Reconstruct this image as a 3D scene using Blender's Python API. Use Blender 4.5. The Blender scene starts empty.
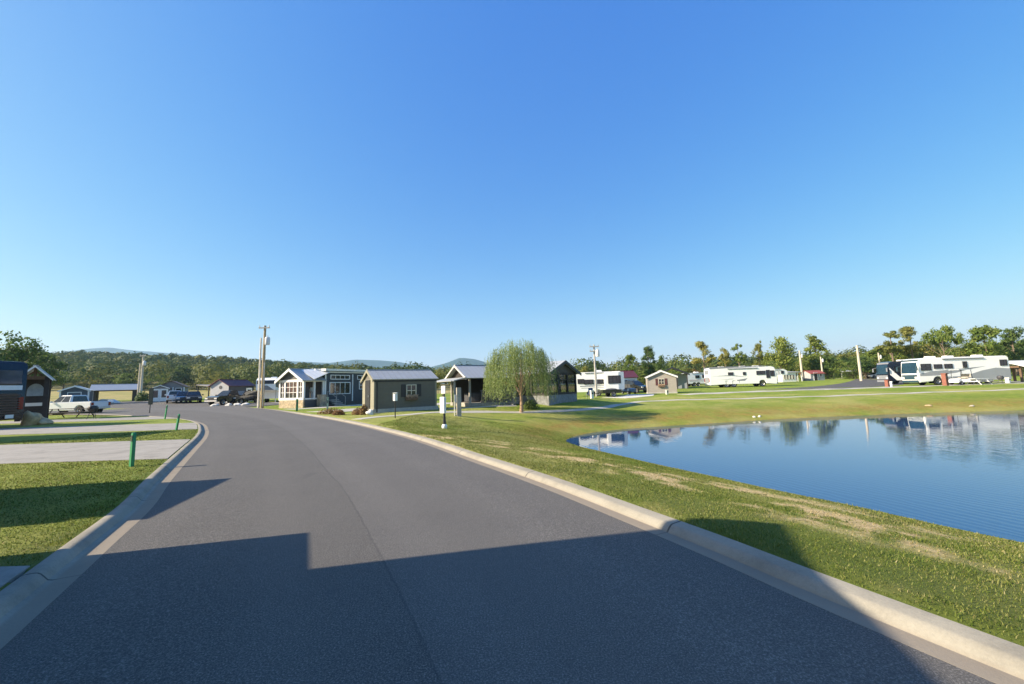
import bpy, bmesh, math, random
import numpy as np
from mathutils import Matrix, Vector
rnd = random.Random(7); rng = np.random.default_rng(11)
R = math.radians
scene = bpy.context.scene
COL = scene.collection
# ------------------------------------------------------------------ view calibration
FPX, CAM_H, YH, SL = 398.2, 1.55, 386.5, -0.030
ROLL = math.atan(-SL); PITCH = math.atan((YH-342)/FPX)
def ray(px, py):
    x = (px-512)/FPX; y = -(py-342)/FPX
    c, s = math.cos(ROLL), math.sin(ROLL)
    x, y = x*c+y*s, -x*s+y*c
    cp, sp = math.cos(PITCH), math.sin(PITCH)
    return (x, cp-y*sp, sp+y*cp)
def g(px, py, z=0.0):
    d = ray(px, py); t = (z-CAM_H)/d[2]
    return (d[0]*t, d[1]*t)
def smooth(a, b, x):
    t = np.clip((np.asarray(x, float)-a)/(b-a), 0, 1); return t*t*(3-2*t)
# ------------------------------------------------------------------ lines on the ground
def spline(pts, n):
    P = [np.array(p, float) for p in pts]; P = [2*P[0]-P[1]]+P+[2*P[-1]-P[-2]]
    out = []
    for i in range(1, len(P)-2):
        for k in range(24):
            t = k/24
            out.append(.5*((2*P[i])+(-P[i-1]+P[i+1])*t+(2*P[i-1]-5*P[i]+4*P[i+1]-P[i+2])*t*t+(-P[i-1]+3*P[i]-3*P[i+1]+P[i+2])*t**3))
    out.append(P[-2]); out = np.array(out)
    s = np.concatenate([[0], np.cumsum(np.hypot(*np.diff(out, axis=0).T))])
    q = np.linspace(0, s[-1], n)
    return np.stack([np.interp(q, s, out[:, 0]), np.interp(q, s, out[:, 1])], 1)
def offset(line, d):
    t = np.gradient(line, axis=0); t /= np.hypot(t[:, 0], t[:, 1])[:, None]
    return line+np.stack([-t[:, 1], t[:, 0]], 1)*d          # d>0: to the left of travel
ROAD_L = spline([(3.7,-9.5),(.7,-4.1),(-3.28,2.69),(-4.29,4.39),(-5.2,5.9),(-6.5,7.75),(-9.2,11.76),(-11.6,15.3),(-14.0,18.5),(-17.4,22.6),(-21.5,26.6),(-28,31.5),(-40,38),(-60,46),(-95,57)], 420)
ROAD_R = spline([(8.0,-9.5),(5.4,-4.1),(2.32,2.18),(1.63,3.70),(1.12,4.75),(.32,6.34),(-.96,8.6),(-3.8,13.44),(-8.97,20.79),(-15.1,28.44),(-23.85,38.11),(-34,48),(-50,57.5),(-90,72)], 420)
KERB_W = .37
ROAD_R = offset(ROAD_R, -.05)
KERB_L = offset(ROAD_L, KERB_W); KERB_R = offset(ROAD_R, -KERB_W)
WATER_Z = -1.42
SHORE = np.array([(2.7,21.4),(3.2,19.4),(4.34,16.7),(5.9,13.1),(7.12,10.4),(8.02,8.6),(8.75,7.1),(10.3,4.6),(13,1.2),(20,-3),(32,-5),(48,0),(58,12),(55,24),(47,30.2),(38.6,31.0),(29,30.9),(21,30.1),(12.7,28.0),(8.2,26.8),(5.0,25.1),(3.1,22.9)])
SHORE = spline(np.vstack([SHORE, SHORE[:1]]), 160)
def seg_dist(P, line):
    best = np.full(len(P), 1e18)
    for a, b in zip(line[:-1], line[1:]):
        ab = b-a; L = ab@ab
        if L == 0: continue
        t = np.clip(((P-a)@ab)/L, 0, 1)
        d = P-a-t[:, None]*ab
        best = np.minimum(best, (d*d).sum(1))
    return np.sqrt(best)
def vnoise(P, scale, seed=0, octaves=4):
    r = np.random.default_rng(seed); T = r.random((256, 256)); out = 0; amp = 1; tot = 0
    for o in range(octaves):
        q = P*scale*2**o+17.3*o; i = np.floor(q).astype(int); f = q-i; f = f*f*(3-2*f); a, b = i[:, 0] % 256, i[:, 1] % 256; a1, b1 = (a+1) % 256, (b+1) % 256
        v = T[a, b]*(1-f[:, 0])*(1-f[:, 1])+T[a1, b]*f[:, 0]*(1-f[:, 1])+T[a, b1]*(1-f[:, 0])*f[:, 1]+T[a1, b1]*f[:, 0]*f[:, 1]
        out = out+amp*v; tot += amp; amp *= .6
    return out/tot
def seg_near(P, line):
    best = np.full(len(P), 1e18); out = P.copy()
    for a, b in zip(line[:-1], line[1:]):
        ab = b-a; L = ab@ab
        if L == 0: continue
        t = np.clip(((P-a)@ab)/L, 0, 1); q = a+t[:, None]*ab
        d = ((P-q)**2).sum(1); w = d < best
        best = np.where(w, d, best); out[w] = q[w]
    return np.sqrt(best), out
def inside(P, poly):
    c = np.zeros(len(P), bool); x, y = P[:, 0], P[:, 1]; j = len(poly)-1
    for i in range(len(poly)):
        xi, yi = poly[i]; xj, yj = poly[j]
        if yi != yj:
            c ^= ((yi > y) != (yj > y)) & (x < (xj-xi)*(y-yi)/(yj-yi)+xi)
        j = i
    return c
RX = [-2500,-900,-540,-435,-329,-224,-118,-34,51,114,198,262,357,462,540,900,2500]
RH = [30,44,43,39,32,20,9,2,0,2,5,6,11,12,11,18,20]
GRASS = .074
def road_z(y):
    return .17*smooth(26, 40, y)
ROADPOLY = np.vstack([ROAD_L, ROAD_R[::-1]])
CORR = np.vstack([offset(ROAD_L, .35), offset(ROAD_R, -.35)[::-1]])
def base_h(P):
    x, y = P[:, 0], P[:, 1]
    h = GRASS+.55*smooth(55, 96, y)*smooth(-20, 10, x)+.30*smooth(42, 76, y)*smooth(10, -20, x)+.55*smooth(45, 78, y)*smooth(-22, -58, x)
    r = np.interp(x, RX, RH)
    ramp = np.clip((y-70)/350, 0, 1)**1.1*(1-.75*smooth(560, 1100, y))
    h = h+r*ramp+np.where(y > 90, .25*np.sin(x*.05)*np.sin(y*.043), 0)
    return h
def ground_h(P):
    P = np.atleast_2d(np.asarray(P, float)); x, y = P[:, 0], P[:, 1]
    h = base_h(P)
    near = (x > -30) & (x < 75) & (y > -20) & (y < 60)
    if near.any():
        Q = P[near]; ds = seg_dist(Q, SHORE); ins = inside(Q, SHORE)
        dk = seg_dist(Q, KERB_R[:300:3])
        far = smooth(25, 33, Q[:, 1])*smooth(4, 13, Q[:, 0])      # the far lawn falls gently all the way to the water
        L = np.minimum(np.maximum(dk-.15, .05)+ds, 8.5+13*far)
        s = np.clip(1-ds/L, 0, 1)
        k = s**1.12*(1-.12*np.sin(math.pi*s))*(1-far)+far*(.62*s**1.6+.38*s**7)
        rt = (Q[:, 0] > np.interp(Q[:, 1], KERB_R[:, 1], KERB_R[:, 0])+.3)
        bump = rt*.03*np.sin(Q[:, 0]*1.1+.6*Q[:, 1])*np.sin(Q[:, 1]*.9-.4*Q[:, 0])*np.clip(dk, 0, 1)*np.clip(ds/2, 0, 1)
        hh = h[near]+(WATER_Z-h[near])*k+bump
        hh = np.where(ins, WATER_Z-np.minimum(ds*.35, .7), hh)
        h[near] = hh
    c = inside(P, CORR) & (y < 38)
    h = np.where(c, -.10, h)
    return h
def H(x, y):
    return float(ground_h([(x, y)])[0])
def hit(px, py):
    """where the line of sight through a pixel of the photograph meets the ground"""
    d = np.array(ray(px, py)); t = np.linspace(2, 140, 2800); p = np.array([0, 0, CAM_H])+t[:, None]*d
    k = np.argmax(p[:, 2] < ground_h(p[:, :2])); return (float(p[k, 0]), float(p[k, 1]))
def W(px, Y, dz=0.0):
    """ground point in column px of the photograph at depth Y"""
    py = YH+SL*(px-512)+1.3*FPX/Y
    d = ray(px, py); X = Y*d[0]/d[1]
    return Vector((X, Y, H(X, Y)+dz))
# ------------------------------------------------------------------ materials
def nt(m):
    m.use_nodes = True; return m.node_tree, m.node_tree.nodes['Principled BSDF']
def N(t, typ, **kw):
    n = t.nodes.new(typ)
    for k, v in kw.items():
        if k.startswith('i_'):
            n.inputs[k[2:].replace('_', ' ')].default_value = v
        else: setattr(n, k, v)
    return n
def ramp(t, fac, stops):
    r = t.nodes.new('ShaderNodeValToRGB'); e = r.color_ramp.elements
    while len(e) < len(stops): e.new(.5)
    for el, (p, c) in zip(e, stops):
        el.position = p; el.color = (*c, 1)
    t.links.new(fac, r.inputs[0]); return r.outputs[0]
def mixc(t, fac, a, b, blend='MIX'):
    m = t.nodes.new('ShaderNodeMix'); m.data_type = 'RGBA'; m.blend_type = blend
    for s, v in ((0, fac), (6, a), (7, b)):
        if hasattr(v, 'links'): t.links.new(v, m.inputs[s])
        elif s == 0: m.inputs[0].default_value = v
        else: m.inputs[s].default_value = (*v, 1)
    return m.outputs[2]
def math_(t, op, a, b=None):
    m = t.nodes.new('ShaderNodeMath'); m.operation = op
    for s, v in ((0, a), (1, b)):
        if v is None: continue
        if hasattr(v, 'links'): t.links.new(v, m.inputs[s])
        else: m.inputs[s].default_value = v
    return m.outputs[0]
def noise(t, vec, scale, detail=4, rough=.6):
    n = N(t, 'ShaderNodeTexNoise'); n.inputs['Scale'].default_value = scale; n.inputs['Detail'].default_value = detail; n.inputs['Roughness'].default_value = rough
    t.links.new(vec, n.inputs['Vector']); return n.outputs['Fac']
def bump(t, p, h, strength, dist):
    b = N(t, 'ShaderNodeBump'); b.inputs['Strength'].default_value = strength; b.inputs['Distance'].default_value = dist
    t.links.new(h, b.inputs['Height']); t.links.new(b.outputs[0], p.inputs['Normal']); return b
MATS = {}
def mat(name, col, rough=.6, var=.18, scale=4.0, metal=0.0, siding=None, ribs=None, spec=.5, coat=0.0, stone=False):
    if name in MATS: return MATS[name]
    m = bpy.data.materials.new(name); t, p = nt(m)
    tc = N(t, 'ShaderNodeTexCoord').outputs['Object']
    n1 = noise(t, tc, scale, 5, .65)
    lo = tuple(c*(1-var) for c in col); hi = tuple(min(1, c*(1+var)) for c in col)
    c = ramp(t, n1, [(.3, lo), (.7, hi)])
    sx = N(t, 'ShaderNodeSeparateXYZ'); t.links.new(tc, sx.inputs[0])
    if siding:                                            # lap boards: a groove every `siding` metres of height
        fr = math_(t, 'FRACT', math_(t, 'DIVIDE', sx.outputs['Z'], siding))
        bump(t, p, fr, .8, .012)
    if ribs:
        ax, pitch = ribs
        fr = math_(t, 'FRACT', math_(t, 'DIVIDE', sx.outputs[ax], pitch))
        rb = math_(t, 'LESS_THAN', fr, .16); bump(t, p, rb, 1.0, .02)
        c = mixc(t, math_(t, 'MULTIPLY', rb, .25), c, tuple(x*.55 for x in col))
    if stone:
        v = N(t, 'ShaderNodeTexVoronoi', feature='F1'); v.inputs['Scale'].default_value = 4.5; t.links.new(tc, v.inputs['Vector'])
        c = mixc(t, .45, c, ramp(t, v.outputs['Distance'], [(.1, hi), (.55, tuple(x*.35 for x in col))]), 'MULTIPLY')
        bw = N(t, 'ShaderNodeRGBToBW'); t.links.new(v.outputs['Color'], bw.inputs[0]); c = mixc(t, .5, c, ramp(t, bw.outputs[0], [(.2, (.5,.5,.5)), (.8, (1,1,1))]), 'MULTIPLY')
        bump(t, p, v.outputs['Distance'], .8, .03)
    t.links.new(c, p.inputs['Base Color'])
    p.inputs['Roughness'].default_value = rough; p.inputs['Metallic'].default_value = metal
    p.inputs['Specular IOR Level'].default_value = spec; p.inputs['Coat Weight'].default_value = coat
    MATS[name] = m; return m
def glass(name, col=(.02, .025, .03)):
    m = mat(name, col, .06, .3, 1.5, spec=.7); return m
# ------------------------------------------------------------------ mesh builder
class MB:
    def __init__(s, M=None): s.v = []; s.f = []; s.M = M or Matrix()
    def add(s, vs, fs, M=None):
        M = s.M @ M if M is not None else s.M; b = len(s.v)
        s.v += [tuple(M @ Vector(p)) for p in vs]; s.f += [[i+b for i in q] for q in fs]; return s
    def box(s, c, d, M=None):
        x, y, z = c; a, b, e = d[0]/2, d[1]/2, d[2]/2
        return s.add([(x-a,y-b,z-e),(x+a,y-b,z-e),(x+a,y+b,z-e),(x-a,y+b,z-e),(x-a,y-b,z+e),(x+a,y-b,z+e),(x+a,y+b,z+e),(x-a,y+b,z+e)],
                     [(0,3,2,1),(4,5,6,7),(0,1,5,4),(1,2,6,5),(2,3,7,6),(3,0,4,7)], M)
    def extr(s, prof, y0, y1, M=None):                     # profile in x,z pushed along y
        n = len(prof)
        vs = [(x, y0, z) for x, z in prof]+[(x, y1, z) for x, z in prof]
        return s.add(vs, [list(range(n)), list(range(2*n-1, n-1, -1))]+[(i, (i+1) % n, (i+1) % n+n, i+n) for i in range(n)], M)
    def slab(s, quad, th, M=None):                         # four corners given thickness along their normal
        q = [Vector(p) for p in quad]; n = (q[1]-q[0]).cross(q[-1]-q[0]).normalized()*th; k = len(q)
        return s.add([tuple(p) for p in q]+[tuple(p+n) for p in q], [list(range(k)), list(range(2*k-1, k-1, -1))]+[(i, (i+1) % k, (i+1) % k+k, i+k) for i in range(k)], M)
    def tube(s, p, q, r0, r1=None, n=8, M=None):
        r1 = r0 if r1 is None else r1; p, q = Vector(p), Vector(q); d = (q-p).normalized()
        u = d.orthogonal().normalized(); w = d.cross(u); vs = []
        for o, r in ((p, r0), (q, r1)):
            for i in range(n):
                a = 2*math.pi*i/n; vs.append(tuple(o+(u*math.cos(a)+w*math.sin(a))*r))
        return s.add(vs, [list(range(n-1, -1, -1)), list(range(n, 2*n))]+[(i, (i+1) % n, (i+1) % n+n, i+n) for i in range(n)], M)
    def lathe(s, prof, n=16, M=None):                      # (r,z) profile about z
        vs = []; fs = []
        for r, z in prof:
            for i in range(n):
                a = 2*math.pi*i/n; vs.append((r*math.cos(a), r*math.sin(a), z))
        for k in range(len(prof)-1):
            for i in range(n):
                j = (i+1) % n; fs.append((k*n+i, k*n+j, (k+1)*n+j, (k+1)*n+i))
        fs += [list(range(n-1, -1, -1)), list(range((len(prof)-1)*n, len(prof)*n))]
        return s.add(vs, fs, M)
    def blob(s, c, rad, amp=.2, seed=0, sub=2, M=None):
        bm = bmesh.new(); bmesh.ops.create_icosphere(bm, subdivisions=sub, radius=1); r = random.Random(seed)
        ph = [r.uniform(0, 6) for _ in range(9)]
        vs = []
        for v in bm.verts:
            p = v.co; k = 1+amp*(math.sin(p.x*3+ph[0]+2*p.y)+math.sin(p.y*4+ph[1])+math.sin(p.z*3.5+ph[2]+p.x*2))/2
            vs.append((c[0]+p.x*k*rad[0], c[1]+p.y*k*rad[1], c[2]+p.z*k*rad[2]))
        s.add(vs, [[v.index for v in f.verts] for f in bm.faces], M); bm.free(); return s
    def build(s, name, m, parent=None, smooth=False, bev=0, seg=2):
        me = bpy.data.meshes.new(name); me.from_pydata(s.v, [], s.f)
        bm = bmesh.new(); bm.from_mesh(me); bmesh.ops.recalc_face_normals(bm, faces=bm.faces)
        if bev:
            ed = [e for e in bm.edges if len(e.link_faces) == 2 and e.calc_face_angle(0) > .5]
            bmesh.ops.bevel(bm, geom=ed, offset=bev, segments=seg, affect='EDGES', clamp_overlap=True)
        bm.to_mesh(me); bm.free(); me.materials.append(m)
        if smooth or bev:
            me.polygons.foreach_set('use_smooth', [True]*len(me.polygons))
            if hasattr(me, 'set_sharp_from_angle'): me.set_sharp_from_angle(angle=R(38))
        return link(name, me, parent)
def link(name, me, parent=None):
    o = bpy.data.objects.new(name, me); COL.objects.link(o)
    if parent is not None: o.parent = parent
    return o
def tag(o, label, cat, group=None):
    o['label'] = label; o['category'] = cat
    if group: o['group'] = group
    return o
def thing(name, label, cat, loc=(0,0,0), rot=0.0, group=None):
    o = bpy.data.objects.new(name, None); COL.objects.link(o); o.location = loc; o.rotation_euler = (0,0,rot)
    o.empty_display_size = .2
    return tag(o, label, cat, group)
def structure(o, kind='structure'):
    o['kind'] = kind; return o
KIDS = {}
def copy_tree(o, parent=None):
    c = o.copy(); COL.objects.link(c)
    if parent is not None: c.parent = parent
    for ch in [x for x in COL.objects if x.parent == o]: copy_tree(ch, c)
    return c
def npmesh(name, V, F, m, attrs=None):
    """V (n,3), F (m,4) quads"""
    me = bpy.data.meshes.new(name); n, k = len(F), F.shape[1]
    me.vertices.add(len(V)); me.vertices.foreach_set('co', np.asarray(V, np.float32).ravel())
    me.loops.add(n*k); me.loops.foreach_set('vertex_index', F.astype(np.int32).ravel())
    me.polygons.add(n); me.polygons.foreach_set('loop_start', np.arange(0, n*k, k, dtype=np.int32))
    me.update(calc_edges=True); me.polygons.foreach_set('use_smooth', [False]*n)
    for an, vals in (attrs or {}).items():
        a = me.attributes.new(an, 'FLOAT', 'POINT'); a.data.foreach_set('value', np.asarray(vals, np.float32))
    me.materials.append(m); return me
def grid_faces(ny, nx):
    i = np.arange(ny-1)[:, None]*nx+np.arange(nx-1)[None]
    i = i.ravel(); return np.stack([i, i+1, i+nx+1, i+nx], 1)
# ================================================================== GROUND
def attr(t, name):
    a = N(t, 'ShaderNodeAttribute'); a.attribute_name = name; return a.outputs['Fac']
def ground_material():
    m = bpy.data.materials.new('mown_grass'); t, p = nt(m)
    pos = N(t, 'ShaderNodeNewGeometry').outputs['Position']
    fine = noise(t, pos, 38, 6, .75); mid = noise(t, pos, 2.2, 6, .7); big = noise(t, pos, .16, 5, .6)
    st = N(t, 'ShaderNodeMapping'); st.inputs['Scale'].default_value = (.10, .9, 1); t.links.new(pos, st.inputs[0])
    streak = noise(t, st.outputs[0], 1.0, 4, .6)
    green = ramp(t, mid, [(.25, (.115,.185,.020)), (.5, (.195,.270,.032)), (.75, (.300,.345,.056))])
    green = mixc(t, .55, green, ramp(t, fine, [(.3, (.42,.44,.36)), (.6, (1,1,1))]), 'MULTIPLY')
    green = mixc(t, ramp(t, big, [(.42, (0,0,0)), (.72, (.55,.55,.55))]), green, (.40,.37,.092))
    green = mixc(t, ramp(t, streak, [(.45, (0,0,0)), (.7, (.5,.5,.5))]), green, (.165,.235,.034))
    dryc = ramp(t, noise(t, pos, 9, 6, .75), [(.3, (.30,.21,.085)), (.5, (.62,.46,.23)), (.72, (.85,.68,.41))])
    d = math_(t, 'MULTIPLY', attr(t, 'dry'), ramp(t, noise(t, pos, 6, 5, .72), [(.30, (.35,.35,.35)), (.55, (1,1,1))]))
    c = mixc(t, d, green, dryc)
    fieldc = ramp(t, noise(t, pos, .12, 6, .65), [(.3, (.24,.20,.075)), (.5, (.36,.30,.12)), (.66, (.17,.20,.045))])
    c = mixc(t, attr(t, 'field'), c, fieldc)
    bk = math_(t, 'MULTIPLY', attr(t, 'bank'), ramp(t, noise(t, pos, .9, 6, .7), [(.30, (0,0,0)), (.58, (.72,.72,.72))]))
    c = mixc(t, bk, c, ramp(t, noise(t, pos, 4, 6, .7), [(.3, (.15,.10,.024)), (.7, (.40,.25,.07))]))
    near = N(t, 'ShaderNodeMapRange'); 
    t.links.new(attr(t, 'blade_shade'), near.inputs[0]); c = mixc(t, near.outputs[0], c, (.095,.115,.024))  # ground darkened under near blades, standing in for the shade between them
    t.links.new(c, p.inputs['Base Color']); p.inputs['Roughness'].default_value = .95; p.inputs['Specular IOR Level'].default_value = .15
    hsum = math_(t, 'ADD', math_(t, 'MULTIPLY', fine, .7), noise(t, pos, 7, 5, .7))
    bump(t, p, hsum, .9, .07)
    return m
GM = ground_material()
def axis(lo, hi, step, far0, far1, growth):
    a = list(np.arange(lo, hi+1e-6, step)); s = step; x = hi
    while x < far1:
        s = min(s*growth, 260); x += s; a.append(x)
    s = step; x = lo
    while x > far0:
        s = min(s*growth, 260); x -= s; a.insert(0, x)
    return np.array(a)
def patch_masks(P, h):
    x, y = P[:, 0], P[:, 1]
    crest = np.array([g(470,436),g(520,448,-.25),g(565,456,-.4),(g(640,474,-.5)),g(740,497,-.6),g(850,533,-.6),g(960,556,-.6),g(1024,580,-.6)])
    crest = np.vstack([crest, [(9.5,3.4)]])+np.array([-.22,-.16])
    dry = np.exp(-(seg_dist(P, crest)/(.75+1.3*vnoise(P, .4, 3, 3)))**2)*1.3
    dk = np.minimum(seg_dist(P, KERB_R[:300:3]), 99)
    dry = np.maximum(dry, .38*np.exp(-(dk/.5)**2))
    al = np.stack([(-.5*x+.86*y)*1.5, (.86*x+.5*y)*2.0], 1); pn = vnoise(al, 1.0, 5, 5); dry = np.maximum(dry*smooth(.515, .60, pn+.02*(dry > .7)), .26*(x > -12)*(x < 60)*(y < 44)*smooth(.35, .65, vnoise(P, .35, 9, 4)))
    left = (x < -6+.0*y) & (inside(P, np.vstack([KERB_R, [(-90, 100), (200, 100), (200, -20)]])) == False)
    dry = np.where(left, .10, dry)
    field = smooth(78, 96, y)*smooth(60, 20, x)
    bank = 1.1*np.exp(-((h+1.02)/.27)**2)*(y > 15)+.8*smooth(-1.32, -1.41, h)*(h > WATER_Z-.6)+smooth(-1.15, -1.3, h)*(y <= 15)*.35
    return dry, field, bank
xs = axis(-34, 46, .26, -6500, 6500, 1.12); ys = axis(-9, 46, .26, -300, 6500, 1.10)
GX, GY = np.meshgrid(xs, ys); P = np.stack([GX.ravel(), GY.ravel()], 1)
for line in (KERB_L, KERB_R):                              # the turf ends exactly at the back of the kerb
    nr = (P[:, 0] > -34.5) & (P[:, 0] < 12) & (P[:, 1] > -9.5) & (P[:, 1] < 38)
    d, q = seg_near(P[nr], line); d = np.where(d < .145, d, 9); S = P[nr]; S[d < 9] = q[d < 9]; P[nr] = S
gh = ground_h(P); dm, fm, bm_ = patch_masks(P, gh)
me = npmesh('ground', np.column_stack([P, gh]), grid_faces(len(ys), len(xs)), GM, dict(dry=dm, field=fm, bank=bm_, blade_shade=.62*smooth(9, 4, np.hypot(P[:, 0], P[:, 1]))*(dm < .5)))
me.polygons.foreach_set('use_smooth', [True]*len(me.polygons))
structure(link('ground', me))
# ------------------------------------------------------------------ asphalt
def asphalt(name, seam=True, tone=1.0):
    m = bpy.data.materials.new(name); t, p = nt(m)
    pos = N(t, 'ShaderNodeNewGeometry').outputs['Position']
    agg = noise(t, pos, 90, 4, .8); med = noise(t, pos, 14, 5, .7); big = noise(t, pos, .45, 5, .6)
    c = ramp(t, agg, [(.32, tuple(tone*v for v in (.058,.052,.045))), (.50, tuple(tone*v for v in (.104,.095,.083))), (.66, tuple(tone*v for v in (.29,.27,.235)))])
    c = mixc(t, .45, c, ramp(t, med, [(.3, (.62,.62,.62)), (.7, (1,1,1))]), 'MULTIPLY')
    c = mixc(t, .6, c, ramp(t, big, [(.3, (.74,.74,.76)), (.7, (1,1,1))]), 'MULTIPLY')
    hb = agg
    if seam:
        uv = N(t, 'ShaderNodeUVMap').outputs[0]; sx = N(t, 'ShaderNodeSeparateXYZ'); t.links.new(uv, sx.inputs[0])
        w = math_(t, 'ADD', math_(t, 'ADD', sx.outputs['X'], .02), math_(t, 'MULTIPLY', math_(t, 'SUBTRACT', noise(t, pos, 2.5, 4, .7), .5), .012))
        side = math_(t, 'GREATER_THAN', w, .50)
        c = mixc(t, math_(t, 'MULTIPLY', side, .06), c, (.30,.285,.27))
        line = math_(t, 'LESS_THAN', math_(t, 'ABSOLUTE', math_(t, 'SUBTRACT', w, .50)), .0022)
        c = mixc(t, math_(t, 'MULTIPLY', line, .30), c, (.03,.03,.03))
        tr = math_(t, 'SINE', math_(t, 'MULTIPLY', sx.outputs['X'], 25.1)); tr = ramp(t, tr, [(.1, (.96,.96,.96)), (.9, (1.03,1.03,1.03))]); c = mixc(t, .8, c, tr, 'MULTIPLY')
        # tar-dark worn spots
        sp = ramp(t, noise(t, pos, 1.1, 3, .5), [(.68, (0,0,0)), (.72, (.35,.35,.35))])
        c = mixc(t, sp, c, (.06,.058,.056))
    t.links.new(c, p.inputs['Base Color']); p.inputs['Roughness'].default_value = .80; p.inputs['Specular IOR Level'].default_value = .35
    bump(t, p, hb, .6, .008); return m
NR = len(ROAD_L); cols = 9
V = []; UVs = []
for i in range(NR):
    for k in range(cols):
        q = k/(cols-1); pt = ROAD_L[i]*(1-q)+ROAD_R[i]*q
        V.append((pt[0], pt[1], float(road_z(pt[1]))+.05*(q*(1-q)))); UVs.append(q)
F = grid_faces(NR, cols); me = npmesh('road', np.array(V), F, asphalt('asphalt'))
uv = me.uv_layers.new(name='UVMap'); ua = np.array(UVs)[F.ravel()]
uv.data.foreach_set('uv', np.column_stack([ua, np.zeros_like(ua)]).astype(np.float32).ravel())
structure(link('road', me))
# ------------------------------------------------------------------ concrete
def concrete(name, col=(.44,.405,.345), joints=None):
    m = bpy.data.materials.new(name); t, p = nt(m)
    pos = N(t, 'ShaderNodeNewGeometry').outputs['Position']
    c = ramp(t, noise(t, pos, 1.6, 7, .7), [(.28, tuple(v*.70 for v in col)), (.5, col), (.74, tuple(min(1, v*1.15) for v in col))])
    c = mixc(t, .5, c, ramp(t, noise(t, pos, 60, 4, .8), [(.3, (.72,.72,.72)), (.6, (1,1,1))]), 'MULTIPLY')
    st = ramp(t, noise(t, pos, 5, 6, .8), [(.58, (0,0,0)), (.74, (.5,.5,.5))]); c = mixc(t, st, c, tuple(v*.5 for v in col))
    if joints:
        uv = N(t, 'ShaderNodeUVMap').outputs[0]; sx = N(t, 'ShaderNodeSeparateXYZ'); t.links.new(uv, sx.inputs[0])
        fr = math_(t, 'FRACT', math_(t, 'DIVIDE', sx.outputs['X'], joints)); ln = math_(t, 'LESS_THAN', fr, .007)
        c = mixc(t, math_(t, 'MULTIPLY', ln, .8), c, (.05,.045,.04))
        gut = N(t, 'ShaderNodeMapRange'); t.links.new(sx.outputs['Y'], gut.inputs[0]); gut.inputs[1].default_value = .17; gut.inputs[2].default_value = .14
        gut.inputs[3].default_value = 0; gut.inputs[4].default_value = .70
        c = mixc(t, gut.outputs[0], c, (.24,.195,.145))                 # silt in the gutter pan
    t.links.new(c, p.inputs['Base Color']); p.inputs['Roughness'].default_value = .9; p.inputs['Specular IOR Level'].default_value = .2
    bump(t, p, noise(t, pos, 45, 5, .75), .35, .01); return m
KM = concrete('kerb_concrete', (.30,.275,.22), 3.05); PM = concrete('pad_concrete', (.31,.29,.255))
PROF = [(-.02,-.10),(-.004,.001),(.07,.002),(.17,.002),(.20,.012),(.225,.045),(.245,.070),(.265,.083),(.29,.088),(.335,.088),(.36,.082),(.39,-.03)]
PROF_ROLLED = [(-.02,-.10),(-.004,.001),(.06,.002),(.150,.000),(.152,.002),(.185,.040),(.215,.064),(.235,.070),(.355,.078),(.368,.070),(.39,-.03)]
def kerb(edge, sgn, PROF):
    s = np.concatenate([[0], np.cumsum(np.hypot(*np.diff(edge, axis=0).T))]); V = []; U = []
    rows = [offset(edge, sgn*d) for d, z in PROF]
    for i in range(len(edge)):
        for k, (d, z) in enumerate(PROF):
            x, y = rows[k][i]; rz = float(road_z(edge[i][1])); V.append((x, y, z+rz*(1-min(1, max(0, z)/.102)*.85))); U.append((s[i], d))
    F = grid_faces(len(edge), len(PROF)); me = npmesh('kerb', np.array(V), F, KM)
    uv = me.uv_layers.new(name='UVMap'); uv.data.foreach_set('uv', np.array(U)[F.ravel()].astype(np.float32).ravel())
    me.polygons.foreach_set('use_smooth', [True]*len(me.polygons)); me.set_sharp_from_angle(angle=R(24)); structure(link('kerb', me))
kerb(ROAD_L[:360], 1, PROF); kerb(ROAD_R, -1, PROF_ROLLED)
def sheet(name, m, A, B, lift=.014, n=60, m2=3):
    A, B = spline(A, n), spline(B, n); V = []
    for i in range(n):
        for k in range(m2):
            q = k/(m2-1); V.append(A[i]*(1-q)+B[i]*q)
    V = np.array(V); z = ground_h(V)+lift
    me = npmesh(name, np.column_stack([V, z]), grid_faces(n, m2), m); o = link(name, me)
    so = o.modifiers.new('thickness', 'SOLIDIFY'); so.thickness = .06; so.offset = -1
    return structure(o)
def kerb_x(y):
    return float(np.interp(y, KERB_L[:, 1], KERB_L[:, 0]))-.035
for (y0, y1, e0, e1) in ((-2.2,3.75,0,0),(9.75,13.9,0,0),(18.1,22.4,0,0),(27.2,30.6,0,0)):
    ny = 14; yy = np.linspace(y0, y1, ny)
    A = [(-48, y) for y in yy]; B = [(kerb_x(y), y) for y in yy]
    sheet('driveway_pad', PM, A, B, .012, 40, 30)
def strip(name, m, pts, w, lift=.016):
    L = spline(pts, 90); sheet(name, m, offset(L, w/2)[::6], offset(L, -w/2)[::6], lift, 120, 3)
PATHM = concrete('path_concrete', (.46,.43,.37))
strip('path', PATHM, [(-8.3,21.2),(-6.9,23.9),(-4.2,26.0),(-1.03,28.3),(1.9,29.6),(5.5,31.4),hit(640,401.5),hit(700,399.6),hit(770,397.6),hit(848,395.2),hit(940,392),hit(1024,389),hit(1080,387)], .75)
strip('path', PATHM, [(-4.6,29.2),(-2.2,30.9),(.3,32.2)], 1.3)
strip('path', PATHM, [(20,47.5),(28,49.3),(38,50),(54,50.2),(80,50.5)], 2.4)
strip('driveway_pad', PATHM, [(-14.6,29.9),(-9.5,36.5),(-5.5,42)], 3.4)
strip('driveway_pad', PATHM, [(-20.3,36.6),(-16.0,43.5),(-12.5,50)], 2.6)
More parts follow.
